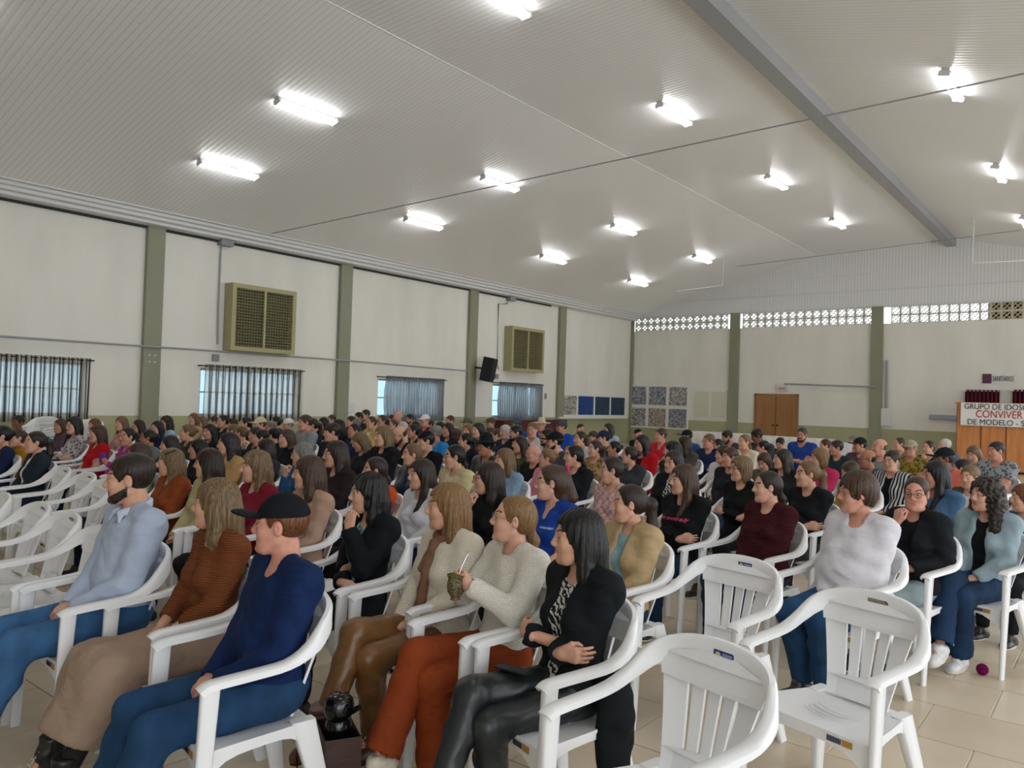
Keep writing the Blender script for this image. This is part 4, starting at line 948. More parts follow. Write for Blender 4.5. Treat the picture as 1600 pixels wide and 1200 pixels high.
# ================================================================ CHAIRS
def arc_pts():
    """rim of the chair: front left arm, round the top of the back, to the front right arm"""
    P = [(.277, -.270, .640), (.277, -.245, .655), (.278, -.19, .661), (.280, -.08, .668), (.284, .03, .680), (.276, .115, .715), (.250, .175, .762), (.205, .222, .800), (.140, .248, .822), (.070, .258, .832), (0, .262, .835)]
    return P+[(-x, y, z) for x, y, z in P[-2::-1]]
def smooth_path(P, m=3):
    out = []; n = len(P)
    for i in range(n-1):
        p0, p1, p2, p3 = (Vector(P[max(i-1, 0)]), Vector(P[i]), Vector(P[i+1]), Vector(P[min(i+2, n-1)]))
        for k in range(m):
            t = k/m; out.append(.5*((2*p1)+(-p0+p2)*t+(2*p0-5*p1+4*p2-p3)*t*t+(-p0+3*p1-3*p2+p3)*t**3))
    return out+[Vector(P[-1])]
def back_y(z): return .165+.095*((z-.42)/.40)**.9 if z > .42 else .165
def chair_parts():
    parts = {}
    path = smooth_path(arc_pts(), 3); n = len(path)
    def ring(i, a, b):
        p = path[i]; t = (path[min(i+1, n-1)]-path[max(i-1, 0)]).normalized(); c = V3(0, -.02, .0)-V3(p.x, p.y, 0); 
        up = V3(0, 0, 1); up = up if abs(t.z) < .9 else V3(0, 1, 0)
        u = t.cross(up).normalized(); v = u.cross(t).normalized()
        if v.z < 0: v = -v; u = -u
        # u points sideways across the band: arms have a flat band, the back stands upright
        f_ = min(1, max(0, (p.z-.68)/.10)); w_ = a*(1-f_)+.016*f_; hh = b*(1-f_)+.036*f_
        pr = [(-1, -.9), (-.95, .55), (-.6, 1), (.6, 1), (.95, .55), (1, -.9), (.72, -.9), (.6, .3), (-.6, .3), (-.72, -.9)]
        if f_ > .5: pr = [(-1, -1), (-1, .7), (-.5, 1), (.5, 1), (1, .7), (1, -1), (.6, -1.02), (.3, -1.02), (-.3, -1.02), (-.6, -1.02)]
        hh = hh if f_ > 0 else b
        return [p+u*x*w_+v*z*hh for x, z in pr]
    rings = [ring(i, .029, .014) for i in range(n)]
    k = 12; b = MB().loft(rings[:k+1]); parts['armrest_l'] = b; parts['armrest_r'] = MB().loft(rings[n-k-1:]); parts['top_rail'] = MB().loft(rings[k:n-k])
    # backrest panel with slats
    zs = [.43+.39*i/8 for i in range(9)]; hw = lambda z: .135+.072*max(0, (z-.43)/.39)**1.2
    def strip(u0, u1, z0, z1, m=7, th=.006):
        rr = []
        for i in range(m+1):
            z = z0+(z1-z0)*i/m; y = lambda u: back_y(z)-.035*(1-abs(u))**0+.055*(u*u)*-.9
            w_ = hw(z); q = []
            for u, dy in ((u0, -th), ((u0+u1)/2, -th-.001), (u1, -th), (u1, th), (u0, th)): q.append((u*w_, back_y(z)-.045*u*u+dy, z-.040*u*u*(z-.42)/.4))
            rr.append(q)
        return MB().loft(rr)
    parts['panel_low'] = strip(-1, 1, .425, .510, 3)
    ed = [-1, -.52, -.175, .175, .52, 1]; gp = .048
    parts['slats'] = []
    for i in range(5):
        a, c = ed[i]+(gp if i else 0), ed[i+1]-(gp if i < 4 else 0); parts['slats'].append(strip(a, c, .505, .765))
    parts['panel_top'] = strip(-1.04, 1.04, .755, .838, 3)
    # seat
    b = MB(); nx, ny = 12, 10; top = []; bot = []
    for j in range(ny+1):
        v = j/ny; y = -.255+.435*v; wd = .262-.075*v**1.6
        for i in range(nx+1):
            u = i/nx*2-1; z = .436-.022*(1-u*u)*math.sin(math.pi*min(1, v*1.05))-.018*v-(.016*(1-v)**6)
            gr = 0
            top.append((u*wd, y, z)); bot.append((u*wd, y, z-.012))
    N_ = len(top); f = []
    for j in range(ny):
        for i in range(nx):
            p = j*(nx+1)+i; f.append((p, p+1, p+nx+2, p+nx+1)); f.append((N_+p, N_+p+nx+1, N_+p+nx+2, N_+p+1))
    bd = [i for i in range(nx+1)]+[(j*(nx+1)+nx) for j in range(1, ny+1)]+[ny*(nx+1)+i for i in range(nx-1, -1, -1)]+[j*(nx+1) for j in range(ny-1, 0, -1)]
    for a, c in zip(bd, bd[1:]+bd[:1]): f.append((a, N_+a, N_+c, c))
    b.add(top+bot, f)
    # front and side aprons with an arched lower edge
    def apron(P0, P1, zt, dip, end, th=.008, m=10):
        P0, P1 = Vector(P0), Vector(P1); d = (P1-P0).normalized(); nn = V3(-d.y, d.x, 0)*th/2; rr = []
        for i in range(m+1):
            t = i/m; p = P0.lerp(P1, t); zb = zt-dip-(end-dip)*abs(2*t-1)**4
            rr.append([(p.x-nn.x, p.y-nn.y, zt), (p.x+nn.x, p.y+nn.y, zt), (p.x+nn.x, p.y+nn.y, zb), (p.x-nn.x, p.y-nn.y, zb)])
        b.loft(rr)
    apron((-.262, -.252, 0), (.262, -.252, 0), .424, .045, .13)
    for s in (-1, 1): apron((s*.262, -.25, 0), (s*.19, .175, 0), .421, .035, .12)
    apron((-.19, .175, 0), (.19, .175, 0), .412, .03, .1)
    for i in range(5):                                              # raised curved ribs of the seat
        pts = [((-.10+.2*k/8), -.10+.035*i-.028*(1-(k/4-1)**2), .4165-.0035*i+.004*abs(k/4-1)**2) for k in range(9)]
        b.tube(pts, .0035, 5)
    parts['seat'] = b
    # legs: L-shaped tapering posts; the front ones run up to the arms
    def leg(p0, p1, w0, w1, s, fr):
        rr = []
        for t in (0, .04, .35, .7, 1):
            p = Vector(p0).lerp(Vector(p1), t); w_ = w0+(w1-w0)*t; e = w_*.62; l = w_*1.25; c_ = .006
            q = [(c_, 0), (e-c_, 0), (e, c_), (e, l-c_), (e-c_, l), (c_, l), (0, l-c_), (0, c_)]
            rr.append([(p.x-s*a, p.y+(fr*c), p.z) for a, c in q])
        return MB().loft(rr)
    parts['legs'] = [leg((.290, -.288, 0), (.302, -.268, .652), .034, .050, 1, 1), leg((-.290, -.288, 0), (-.302, -.268, .652), .034, .052, -1, 1),
                     leg((.262, .275, 0), (.205, .190, .425), .045, .075, 1, -1), leg((-.262, .275, 0), (-.205, .190, .425), .045, .075, -1, -1)]
    return parts
CP = chair_parts()
CM = {k: v.mesh('chair_'+k, M_CHAIR, ang=50) for k, v in CP.items() if isinstance(v, MB)}
CM['slat'] = [b.mesh('slat', M_CHAIR, ang=50) for b in CP['slats']]; CM['leg'] = [b.mesh('leg', M_CHAIR, ang=50) for b in CP['legs']]
allb = MB()
for v in CP.values():
    for b in (v if isinstance(v, list) else [v]): allb.add(b.v, b.f)
CM['all'] = allb.mesh('chair_shell', M_CHAIR, ang=50)
M_STB = mat('sticker_navy', '1f2a7c', .4, .4); M_STY = mat('sticker_yellow', 'c8bd8c', .4, .4); M_STW = mat('sticker_print', 'b9bdd6', .4, .4); M_STO = mat('sticker_ochre', 'b8893c', .5, .3); M_STK = mat('sticker_black', '2a2620', .5, .3); M_WORN = mat('sticker_worn', '8a8672', .6, .2, 'print', '4e4b3d')
def stk():
    b = MB(); S = lambda x0, x1, z0, z1, d, mi: b.box((x0, -d, z0), (x1, -d+.0015, z1), mi); S(-.040, .040, -.016, .016, .0015, 0)
    b.lathe([(.0001, 0), (.011, 0), (.011, .001), (.0001, .001)], 12, (0, 0, 0), 1); nv = 48
    for i in range(len(b.v)-nv, len(b.v)): x, y, z = b.v[i]; b.v[i] = (x-.022, -.0016-z, y)
    for z in (.008, .003, -.002, -.007): S(-.004, .034, z-.0012, z+.0012, .003, 2)
    return b.mesh('sticker', M_STB, M_STY, M_STW, smooth=False)
def stk2():
    b = MB(); b.box((-.052, -.0015, -.012), (.052, 0, .012), 2)
    for k in range(9): b.box((-.050+.0065*k, -.003, -.010), (-.050+.0065*k+.0038, -.001, .010), 1)
    b.box((.012, -.003, -.012), (.052, -.001, .012), 0); return b.mesh('barcode_sticker', M_STO, M_STK, M_STW, smooth=False)
STK, STK2 = stk(), stk2()
STW = MB().box((-.045, -.0015, -.016), (.045, 0, .016)).mesh('worn_sticker', M_WORN, smooth=False)
def chair(loc, rz, label, full=True, sticker=1, group='white plastic armchairs', barcode=True, z=0):
    if not full:
        o = link('plastic_chair', CM['all']); o.location = (loc[0], loc[1], z); o.rotation_euler = (0, 0, rz); return tag(o, label, 'chair', group)
    t = empty('plastic_chair', (loc[0], loc[1], z), rz, label=label, cat='chair', group=group)
    link('seat', CM['seat'], t); link('armrest', CM['armrest_l'], t); link('armrest', CM['armrest_r'], t)
    tr_ = link('top_rail', CM['top_rail'], t); link('backrest', CM['panel_low'], t); link('back_panel', CM['panel_top'], t)
    for m in CM['slat']: link('slat', m, t)
    for m in CM['leg']: link('leg', m, t)
    if sticker: link('sticker', STK if sticker == 1 else STW, t, Matrix.Translation((.02, .243, .824)) @ Matrix.Rotation(R(-6), 4, 'X'))
    if barcode: link('barcode_sticker', STK2, t, Matrix.Translation((.15, -.257, .400)))
    return t
# ================================================================ CROWD
# px x, px y of the top of the hair, head height in px, face angle (0 = to camera, 90 = profile to photo left), sex, hair style, hair colour, skin, top kind, top colour, pattern, label, extras
CROWD = [
(2,664,35,80,'f','bun','K','1','long','1d2747','cloth','woman in navy top cut by the left edge of the photo',{}),
(27,649,24,45,'f','short','K','4','long','2c2a30','cloth','dark skinned person with short black hair before the striped curtain at far left',{}),
(25,669,35,62,'f','bun','B','1','turtle','a4741c','cloth','woman in mustard turtleneck with tied back brown hair',{'legs':'flat'}),
(55,673,36,75,'f','pony','D','1','jacket','222c33','cloth','woman in black jacket over white tee with teal hair tie and glasses',{'glasses':1,'inner':('e6e6ea','cloth')}),
(94,654,25,55,'f','mid','B','2','turtle','54424f','cloth','woman wrapped in a dull purple scarf beside the woman in the pale printed blouse',{}),
(115,651,30,50,'f','front','K','0','long','bdb3b4','print','woman with glasses and long black hair in a pale printed blouse',{'glasses':1}),
(147,656,22,50,'f','bob','R','1','long','8a7c78','cloth','woman with light reddish hair half hidden behind the woman in red',{}),
(152,663,31,62,'f','mid','B','1','tee','b5141f','cloth','brown haired woman in a short sleeved red blouse',{'g':1.2,'arms':'thigh'}),
(189,650,25,50,'f','long','L','1','long','b98a88','cloth','woman with long light brown hair in a dusty pink top before the first pilaster',{}),
(198,667,31,52,'f','bun','K','2','long','a33088','cloth','woman in a magenta top holding a purple cup',{'arms':'cup'}),
(216,659,24,60,'f','mid','D','1','long','3b3f47','cloth','woman with glasses and dark brown hair right of the first pilaster',{'glasses':0}),
(231,676,31,82,'f','bun','K','3','long','6b7076','cloth','dark skinned woman with tied black hair in a grey top behind the light blue shirt',{}),
(245,657,25,52,'f','long','K','1','long','1c2542','cloth','woman with long straight black hair and glasses in a navy top',{'glasses':0}),
(259,650,24,52,'f','curly','D','1','long','9fb8d2','cloth','woman with dark curly hair and pale blue collar near the left wall',{}),
(265,680,33,78,'f','mid','D','1','long','23242a','cloth','woman in black seen above the grey blonde woman with the hair clip',{}),
(293,662,29,76,'f','bun','L','1','long','3a3734','print','young woman with light brown tied hair and dark patterned top',{}),
(302,645,22,48,'f','long','L','1','long','b99a70','cloth','fair woman with long hair at the left end of the second striped curtain',{}),
(316,650,20,60,'f','mid','A','1','long','7b7268','cloth','ash blonde head between the fair woman and the window',{}),
(327,662,27,42,'f','long','K','2','long','1f2024','cloth','woman with black grey hair and dark top looking toward the camera side',{}),
(310,686,34,82,'f','long','K','2','long','16171a','cloth','woman with fine glasses and long black hair left of the plum haired woman',{'glasses':1}),
(357,675,40,88,'f','long','P','1','long','b08e5c','cloth','woman with plum black hair to the shoulders in a tan top',{}),
(333,654,19,70,'f','short','D','1','long','3a3a3d','cloth','dark short haired head below the left of the second curtain',{}),
(348,648,22,70,'m','bun','K','1','long','25272b','cloth','person with black hair in a knot in front of the second curtain',{}),
(363,656,20,70,'m','short','D','r','long','4b4038','cloth','ruddy man with dark hair bending in front of the second curtain',{}),
(364,666,22,110,'m','short','A','1','long','6f6a5e','cloth','sandy grey haired man seen from behind the temple, below the second curtain',{}),
(377,665,25,120,'f','bun','L','1','long','d8cbb0','cloth','woman with hair band and cream top seen from behind',{}),
(384,651,23,75,'f','lowpony','K','1','long','1b1c20','cloth','woman with black tied hair right in front of the second striped curtain',{}),
(399,667,28,60,'f','mid','K','2','long','2a3038','cloth','dark haired woman with hands at her chin above the wavy blonde woman',{'arms':'chin'}),
(408,671,29,90,'f','short','K','1','long','22252b','cloth','black haired head between the cream cap and the brown haired woman',{}),
(406,652,24,60,'m','ring','B','1','long','6d6a64','cloth','man in a cream baseball cap before the second striped curtain',{'cap':('cap','cfc4a6')}),
(431,650,21,80,'f','bun','K','2','long','2c2c30','cloth','person with black knotted hair between the cream cap and the white cap',{}),
(422,658,22,60,'m','short','G','2','long','3c3f45','cloth','grey dark haired man just below the cream cap',{}),
(427,670,25,130,'f','short','K','1','long','141922','cloth','person in navy black seen from behind left of the woman in black turtleneck',{}),
(450,654,22,62,'m','ring','G','r','long','8d8b88','cloth','man in a white cap at the right end of the second striped curtain',{'cap':('backcap','dcdad6')}),
(448,670,32,60,'f','mid','B','1','turtle','16181d','cloth','brown haired woman in a black turtleneck below the white cap',{}),
(476,648,27,62,'m','short','B','r','tee','8d9094','cloth','man in a grey tee shirt right of the second curtain',{'g':1.15}),
(488,653,24,80,'f','pony','D','1','long','2b2c31','cloth','dark haired person just behind the man in the grey tee',{}),
(505,652,21,55,'f','long','K','2','long','1a2033','cloth','woman with long black hair and crossed arms right of the grey tee',{'arms':'crossed'}),
(518,648,16,60,'m','short','B','1','long','5e5144','cloth','small brown haired head beside the second pilaster',{}),
(519,661,31,75,'m','fringe','D','1','jacket','1a2130','cloth','young man with dark fringe in navy jacket',{'inner':('8a2a2e','cloth')}),
(529,655,26,110,'f','long','K','2','long','15171c','cloth','long black hair seen from behind next to the young man with fringe',{}),
(473,691,41,85,'f','mid','G','1','long','34618c','denim','woman with greying hair and glasses in a blue denim shirt',{'glasses':1,'arms':'chin'}),
(567,673,32,75,'f','mid','A','1','long','26262a','cloth','ash blonde woman in black looking down',{'pitch':18}),
(553,661,26,60,'f','bun','K','2','long','1c2748','cloth','woman with round glasses and navy top left of the ash blonde woman',{'glasses':1}),
(548,650,18,60,'f','short','D','1','long','3c3f45','cloth','small dark head right of the second pilaster',{}),
(560,644,18,55,'m','short','K','1','long','2c2d31','cloth','black haired man left of the third window, lower one',{}),
(571,640,18,55,'m','short','D','1','long','4a4b50','cloth','dark haired man in grey, highest head left of the third window',{}),
(557,654,18,50,'m','short','G','2','long','5a5b60','cloth','greying man left of the woman in the yellow vest',{}),
(580,650,22,48,'f','bun','B','1','jacket','c4ab62','cloth','woman in white blouse with yellow vest before the third window',{'inner':('e2e0da','cloth')}),
(597,648,22,55,'f','pony','D','2','long','3b3031','cloth','woman with glasses and dark ponytail before the grey curtain',{'glasses':1}),
(622,641,21,55,'m','bald','W','r','long','c9c3bd','cloth','bald elderly man before the grey curtain',{}),
(614,655,21,52,'f','bun','B','1','long','8b8e95','cloth','woman with tied brown hair below the bald elderly man',{}),
(611,648,15,60,'m','short','K','2','long','33343a','cloth','small dark head left of the bald elderly man',{}),
(640,647,18,52,'b','short','K','2','long','2e3238','cloth','bearded black haired man before the grey curtain gap',{}),
(649,658,19,70,'f','mid','K','2','long','26282d','cloth','small dark haired woman below the bearded man by the curtain',{}),
(664,648,20,55,'m','ring','G','r','long','7d4440','plaid','man in white cap and reddish plaid shirt under the grey curtain',{'cap':('cap','e2e0dc')}),
(629,663,31,62,'b','bald','B','1','jacket','17191e','cloth','shaven headed bearded man in black jacket over white tee looking down',{'pitch':18,'inner':('e4e4e4','cloth')}),
(646,662,25,75,'f','bun','K','2','long','25393c','cloth','dark haired woman right of the shaven headed man',{}),
(680,665,26,80,'m','short','G','2','tee','2a86c8','cloth','greying man in a bright blue shirt',{}),
(672,659,17,60,'f','short','B','1','long','544a44','cloth','small brown haired head between the white cap and the blue shirt',{}),
(687,659,20,120,'f','short','K','1','long','202126','cloth','black haired head seen from behind above the blue shirt',{}),
(700,660,25,55,'f','long','K','2','long','27282e','cloth','woman with long black hair left of the third pilaster',{}),
(703,649,18,55,'m','short','B','1','long','a9bccf','cloth','man in pale blue shirt left of the third pilaster',{}),
(711,680,24,80,'f','bob','R','1','long','3a4046','cloth','ginger brown bob above the woman in the cream vest',{}),
(728,676,27,95,'f','pony','K','1','long','181a20','cloth','black ponytail seen behind the ginger bob',{}),
(730,653,19,55,'m','ring','B','1','long','7f8a6a','cloth','man in an olive cap right of the third pilaster',{'cap':('cap','5a5c45')}),
(732,662,25,55,'f','long','N','0','long','8c94b8','cloth','blonde woman in a pale lilac top right of the third pilaster',{}),
(747,660,27,52,'f','long','K','0','long','3a3b44','cloth','fair woman with long black hair right of the blonde in lilac',{}),
(767,653,19,52,'m','ring','D','2','long','c9c8c4','cloth','man in camouflage cap before the maroon chest',{'cap':('cap','4d4a3a')}),
(789,664,25,50,'f','bob','W','1','long','232b45','cloth','woman with platinum hair in navy near the last curtain',{}),
(765,671,20,70,'m','short','B','r','long','4d4a44','cloth','brown haired man just behind the black hat',{}),
(776,679,23,80,'m','short','B','1','long','3c4a38','cloth','boy with brown hair right of the black hat',{}),
(807,655,19,55,'m','ring','D','2','long','254f9a','cloth','man in teal cap and blue shirt under the last curtain',{'cap':('cap','3d555c')}),
(831,660,26,25,'m','crop','L','r','tee','dcdad8','cloth','fair man in white tee facing the camera near the corner',{}),
(846,655,20,50,'m','ring','G','r','long','2d55a8','cloth','man in a cream straw hat and blue shirt',{'cap':('straw','cdbf9a')}),
(806,664,27,60,'b','short','K','2','long','22242a','cloth','dark bearded man left of the fair man in white tee',{}),
(813,681,29,62,'f','long','D','1','long','4c5238','print','woman with long brown hair in an olive patterned top',{}),
(855,670,29,62,'b','short','K','2','tee','d5d3cf','cloth','dark bearded man behind the man with black cap',{}),
(878,657,22,55,'m','ring','D','2','tee','1f4fae','cloth','man in grey cap and royal blue tee at the left wall',{'cap':('cap','45474c')}),
(907,663,16,60,'m','none','B','2','long','454238','cloth','person in a dark brown beanie right of the blue tee',{'cap':('beanie','3b2f28')}),
(907,673,27,62,'f','lowpony','D','1','long','cfccc8','cloth','woman with tied dark hair in white top under the brown beanie',{}),
(930,687,31,62,'f','pony','D','1','long','a3855b','print','woman with ponytail in a gold patterned blouse',{}),
(944,673,26,72,'m','ring','D','1','long','2d3138','cloth','man in a navy cap left of the curtain of photo boards',{'cap':('cap','1d2b42')}),
(927,674,16,60,'m','ring','D','2','long','44412f','cloth','person in an olive cap half hidden behind the navy cap',{'cap':('cap','4a4732')}),
(951,661,21,60,'f','long','D','1','long','a7b3c0','cloth','woman in pale grey blue top under the posters in the corner',{}),
(960,697,25,80,'f','bun','K','2','long','1d3f9a','cloth','black haired woman in blue above the woman in pink plaid',{}),
(997,671,16,60,'m','none','K','2','long','26272b','cloth','person in a black beanie at the foot of the photo collages',{'cap':('beanie','17181b')}),
(1003,679,31,50,'f','mid','K','2','jacket','b3161d','cloth','woman with dark hair in a bright red blazer',{'inner':('2a1a1c','cloth')}),
(985,697,28,115,'f','bun','D','1','long','35393f','cloth','dark brown hair seen from behind left of the red blazer',{}),
(1033,669,24,42,'m','short','B','r','polo','c02a3d','cloth','man in a crimson polo right of the red blazer',{}),
(1074,672,21,60,'m','ring','K','2','long','2b4f86','cloth','man in a black cap and blue shirt right of the crimson polo',{'cap':('cap','15171c')}),
(1070,681,26,110,'f','long','D','1','long','4a463f','cloth','long dark hair seen from behind under the black cap',{}),
(1052,689,32,115,'f','longw','K','1','long','2f2c29','cloth','black haired woman seen from behind above the zebra scarf',{}),
(1108,678,25,55,'m','short','L','r','long','1d2a4a','cloth','man with glasses in navy sweater with red collar',{'glasses':0}),
(1122,688,23,75,'f','bun','K','2','long','7c5b3b','cloth','woman in brown with crossed arms right of the man with red collar',{'arms':'crossed'}),
(1140,671,23,60,'b','short','D','2','long','45464a','cloth','bearded man looking down before the white covered table',{'pitch':18}),
(1164,678,27,52,'f','lowpony','A','1','long','d9cdb4','cloth','dark blonde woman in a cream sweater left of the brown door',{}),
(1187,669,24,55,'m','short','K','4','long','3b3c40','cloth','dark skinned man looking down below the brown door',{'pitch':18}),
(1131,696,28,62,'f','bob','B','1','jacket','d9d6d4','cloth','woman in a fluffy white vest',{'inner':('e8e6e4','cloth')}),
(1141,699,32,42,'f','short','B','2','long','222329','cloth','woman with brown hair and dark scarf behind the blonde with glasses',{}),
(1196,707,27,20,'f','bob','B','1','long','6b5c50','cloth','woman with lowered brown head right of the blonde with glasses',{'pitch':18}),
(1193,694,19,80,'m','short','K','2','long','303338','cloth','dark head below the dark skinned man',{}),
(1220,686,22,20,'f','short','K','1','long','2b2e34','cloth','black haired person looking down left of the man in blue tee',{'pitch':18}),
(1253,668,27,30,'b','short','B','2','tee','23428e','cloth','man with glasses and goatee in royal blue tee, arms crossed high',{'glasses':0,'arms':'crossed','g':1.15}),
(1224,701,34,62,'f','long','D','1','long','1b1c20','cloth','round faced woman with dark hair in black',{'g':1.15}),
(1282,700,33,70,'f','bob','N','1','long','c23360','cloth','blonde woman in a pink top',{}),
(1290,688,22,60,'f','short','B','1','long','6a4a3c','cloth','brown haired head behind the blonde in pink',{}),
(1308,688,25,52,'m','short','D','2','tee','22343c','cloth','dark haired man in a dark teal tee',{}),
(1335,680,21,55,'m','short','G','r','polo','c04f77','cloth','grey haired man in a pink shirt holding a white paper',{'arms':'hold'}),
(1345,684,25,55,'m','ring','K','2','long','5a3a48','cloth','man in a black cap in front of the man in pink',{'cap':('cap','1f2126')}),
(1376,685,29,70,'m','bald','L','r','long','7d8078','cloth','balding fair man left of the last pilaster',{}),
(1357,702,31,62,'m','bald','K','3','long','4c5a6b','cloth','balding man with dark glasses',{'glasses':0}),
(1335,720,29,75,'f','short','B','1','long','9b7a45','cloth','woman in tan looking down above the short haired woman in white',{'pitch':18}),
(1393,704,36,35,'f','short','D','1','jacket','b9b9b9','stripe','woman with glasses in a black and white striped coat',{'glasses':1,'inner':('17181b','cloth')}),
(1407,683,23,60,'f','bun','B','1','long','7c6f66','cloth','woman with tied brown hair right of the last pilaster',{}),
(1423,688,27,30,'m','ring','G','2','tee','8e7a34','print','man with beige cap and glasses in a mustard tee',{'glasses':0,'cap':('cap','a39a80')}),
(1452,688,25,50,'f','bun','D','1','long','2c2d33','cloth','woman raising her hand to her face left of the wood counter',{'arms':'chin'}),
(1477,686,22,55,'m','short','W','r','long','5f666e','cloth','white haired man behind the black cap',{}),
(1477,700,36,60,'m','ring','K','4','tee','cf6b5c','cloth','dark skinned man with black cap in coral shirt',{'cap':('cap','181b24')}),
(1504,719,22,120,'f','short','P','1','long','2c2a5a','cloth','dark purple head before the wood counter',{}),
(1523,694,29,20,'f','mid','L','1','long','d9d2bd','cloth','girl looking down in cream before the wood counter',{'pitch':20}),
(1557,690,32,45,'m','short','D','2','tee','8f9296','print','man in grey striped tee with crossed arms before the wood counter',{'arms':'crossed','g':1.15}),
(1515,727,37,22,'f','short','A','1','jacket','4d4a42','cloth','smiling older woman with short light hair in dark cardigan',{'inner':('d9d5cd','cloth')}),
(1463,720,50,62,'f','front','K','2','long','4f7196','denim','woman with long black hair in a denim shirt',{'near':1}),
(1603,757,32,60,'f','bob','R','1','long','5576a0','denim','woman in denim cut by the right edge of the photo',{}),
# middle distance
(267,700,47,90,'f','long','A','1','jacket','8a4322','cloth','grey blonde woman with hair clip in a rust jacket',{'near':1,'inner':('8a4a30','cloth')}),
(326,700,50,108,'f','long','D','1','knit','cfc193','rib','woman with long dark brown hair in a pale yellow knit',{'near':1}),
(217,691,44,95,'f','mid','B','1','long','93a98a','cloth','brown haired woman in sage green with clasped hands behind the man in light blue',{'near':1,'pants':('slim','18273f','denim')}),
(400,703,56,82,'f','longw','A','1','long','7c1a2c','cloth','wavy blonde woman in a maroon top',{'near':1}),
(415,685,38,105,'f','long','D','1','long','2f3138','cloth','long dark brown hair seen from behind the wavy blonde woman',{}),
(483,711,60,98,'f','long','B','1','long','b08f7c','cloth','woman with long brown hair in a beige pink sweater behind the navy cap',{'near':1}),
(525,688,48,78,'f','mid','D','1','long','2d2022','cloth','woman with thick black glasses in a dark brown coat',{'near':1,'glasses':0}),
(599,664,38,60,'f','mid','A','1','jacket','15181c','cloth','streaky blonde woman in a black blazer',{'near':1,'inner':('1d1f24','cloth')}),
(587,713,46,82,'f','lowpony','D','1','long','d2521f','cloth','woman with tied brown hair in an orange top',{'near':1}),
(645,692,39,76,'f','lowpony','L','1','jacket','1a1d22','leather','woman with tied light brown hair in a black leather jacket',{'near':1,'inner':('23304f','cloth')}),
(666,674,33,74,'m','short','K','1','long','14161a','cloth','young man with black beanie and sports jacket with white stripes',{'cap':('beanie','16181d')}),
(760,681,33,58,'m','ring','D','3','long','2e332f','leather','man in a black broad brimmed hat',{'cap':('cowboy','15201f')}),
(659,717,49,66,'f','front','D','1','long','d6d5dc','cloth','young woman with long brown hair in a white sweatshirt',{'near':1}),
(711,694,42,78,'f','lowpony','K','1','jacket','c7b98f','cloth','woman with red glasses in a cream vest',{'near':1,'glasses':2,'inner':('d3c7b0','cloth')}),
(789,700,42,66,'f','long','L','1','long','86a3bd','denim','woman with long light brown hair in pale denim',{'near':1}),
(764,721,56,84,'f','mid','D','1','turtle','131417','cloth','woman with round glasses in a black turtleneck, hand at her chin',{'near':1,'glasses':0,'arms':'chin'}),
(834,694,30,62,'m','bald','W','r','tee','1a1c1f','cloth','bald elderly man with glasses in a black tee',{'glasses':1}),
(868,675,32,72,'b','ring','K','1','tee','4a4a4e','cloth','bearded man with glasses and black cap in dark grey',{'glasses':0,'cap':('cap','15181c')}),
(898,695,37,78,'f','lowpony','K','1','long','1a1d20','cloth','woman with black ponytail in a black cardigan',{'near':1}),
(855,711,32,88,'f','bun','N','1','long','d98aa0','cloth','blonde with claw clip in a pink top hidden behind the royal blue polo',{}),
(863,725,64,86,'f','halfpony','B','0','polo','1c3f94','cloth','woman with glasses and pink hair tie in a royal blue polo shirt',{'near':1,'glasses':1,'g':1.15}),
(957,713,46,78,'f','bun','D','1','long','cfa8a4','plaid','woman with metal glasses in a pink plaid shirt',{'near':1,'glasses':1}),
(1053,703,39,45,'f','mid','D','1','jacket','1a1a1d','cloth','woman with thick glasses in black coat with zebra scarf',{'near':1,'glasses':0,'inner':('d9d6d0','zebra')}),
(1069,725,51,64,'f','front','B','1','long','121316','cloth','woman with long brown hair in black, pink writing on her top',{'near':1,'g':1.2,'arms':'crossed','pants':('slim','1f3552','denim')}),
(1159,712,43,62,'f','bob','A','1','long','131417','cloth','blonde woman with bob and black glasses in black',{'near':1,'glasses':0}),
(1201,735,54,70,'f','lowpony','D','0','long','4a2024','rib','woman in a maroon sweater with black high collar',{'near':1,'g':1.25,'arms':'lap'}),
(1263,719,46,64,'f','pony','L','1','long','17191b','cloth','woman with blonde ponytail in black with crossed arms',{'near':1,'arms':'crossed'}),
]
# ================================================================ PLACING
def ray(px, py): return MW @ np.array([px-800, 600-py, -1212.])
def at_depth(px, py, D): d = ray(px, py)*(D/1212); return Vector((d[0], d[1], H+d[2]))
def at_z(px, py, z): d = ray(px, py); d = d*((z-H)/d[2]); return Vector((d[0], d[1], z))
def row_angle(x): t = min(1, max(0, (x+3.6)/1.7)); return R(-4-14*t)
placed = []
def rot2(v, a): return (v[0]*math.cos(a)-v[1]*math.sin(a), v[0]*math.sin(a)+v[1]*math.cos(a))
def solve(px, py, hh, male, D=None, rz=None):
    s0 = 1.0 if male else .94
    fix = D is not None; hor0 = 575+.0322*(px+719)
    if not fix:
        wz = .5 if py-hor0 > 60 else .3; D = (1212*.25/hh)**(1-wz)*((H-(1.26 if male else 1.22))*1212/(py-hor0))**wz
    if not fix:
        hor = 575+.0322*(px+719); zt = H-(py-hor)*D/1212       # keep the seated height plausible
        lo, hi = 1.13, 1.33
        if zt > hi: D = min(D*1.15, (H-hi)*1212/(py-hor))
        if zt < lo: D = max(D*.85, (H-lo)*1212/(py-hor))
    for _ in range(14):
        P = at_depth(px, py, D); r = rz if rz is not None else row_angle(P.x); s = min(1.06, max(.86, P.z/1.318))
        o = rot2((0, .105*s), r); x, y = P.x-o[0], P.y-o[1]
        if fix or (all((x-a)**2+(y-b)**2 > .27 for a, b in placed) and x > XL+.55): break
        D *= 1.016 if x > XL+.55 else .98
    placed.append((x, y)); return x, y, s, r, P
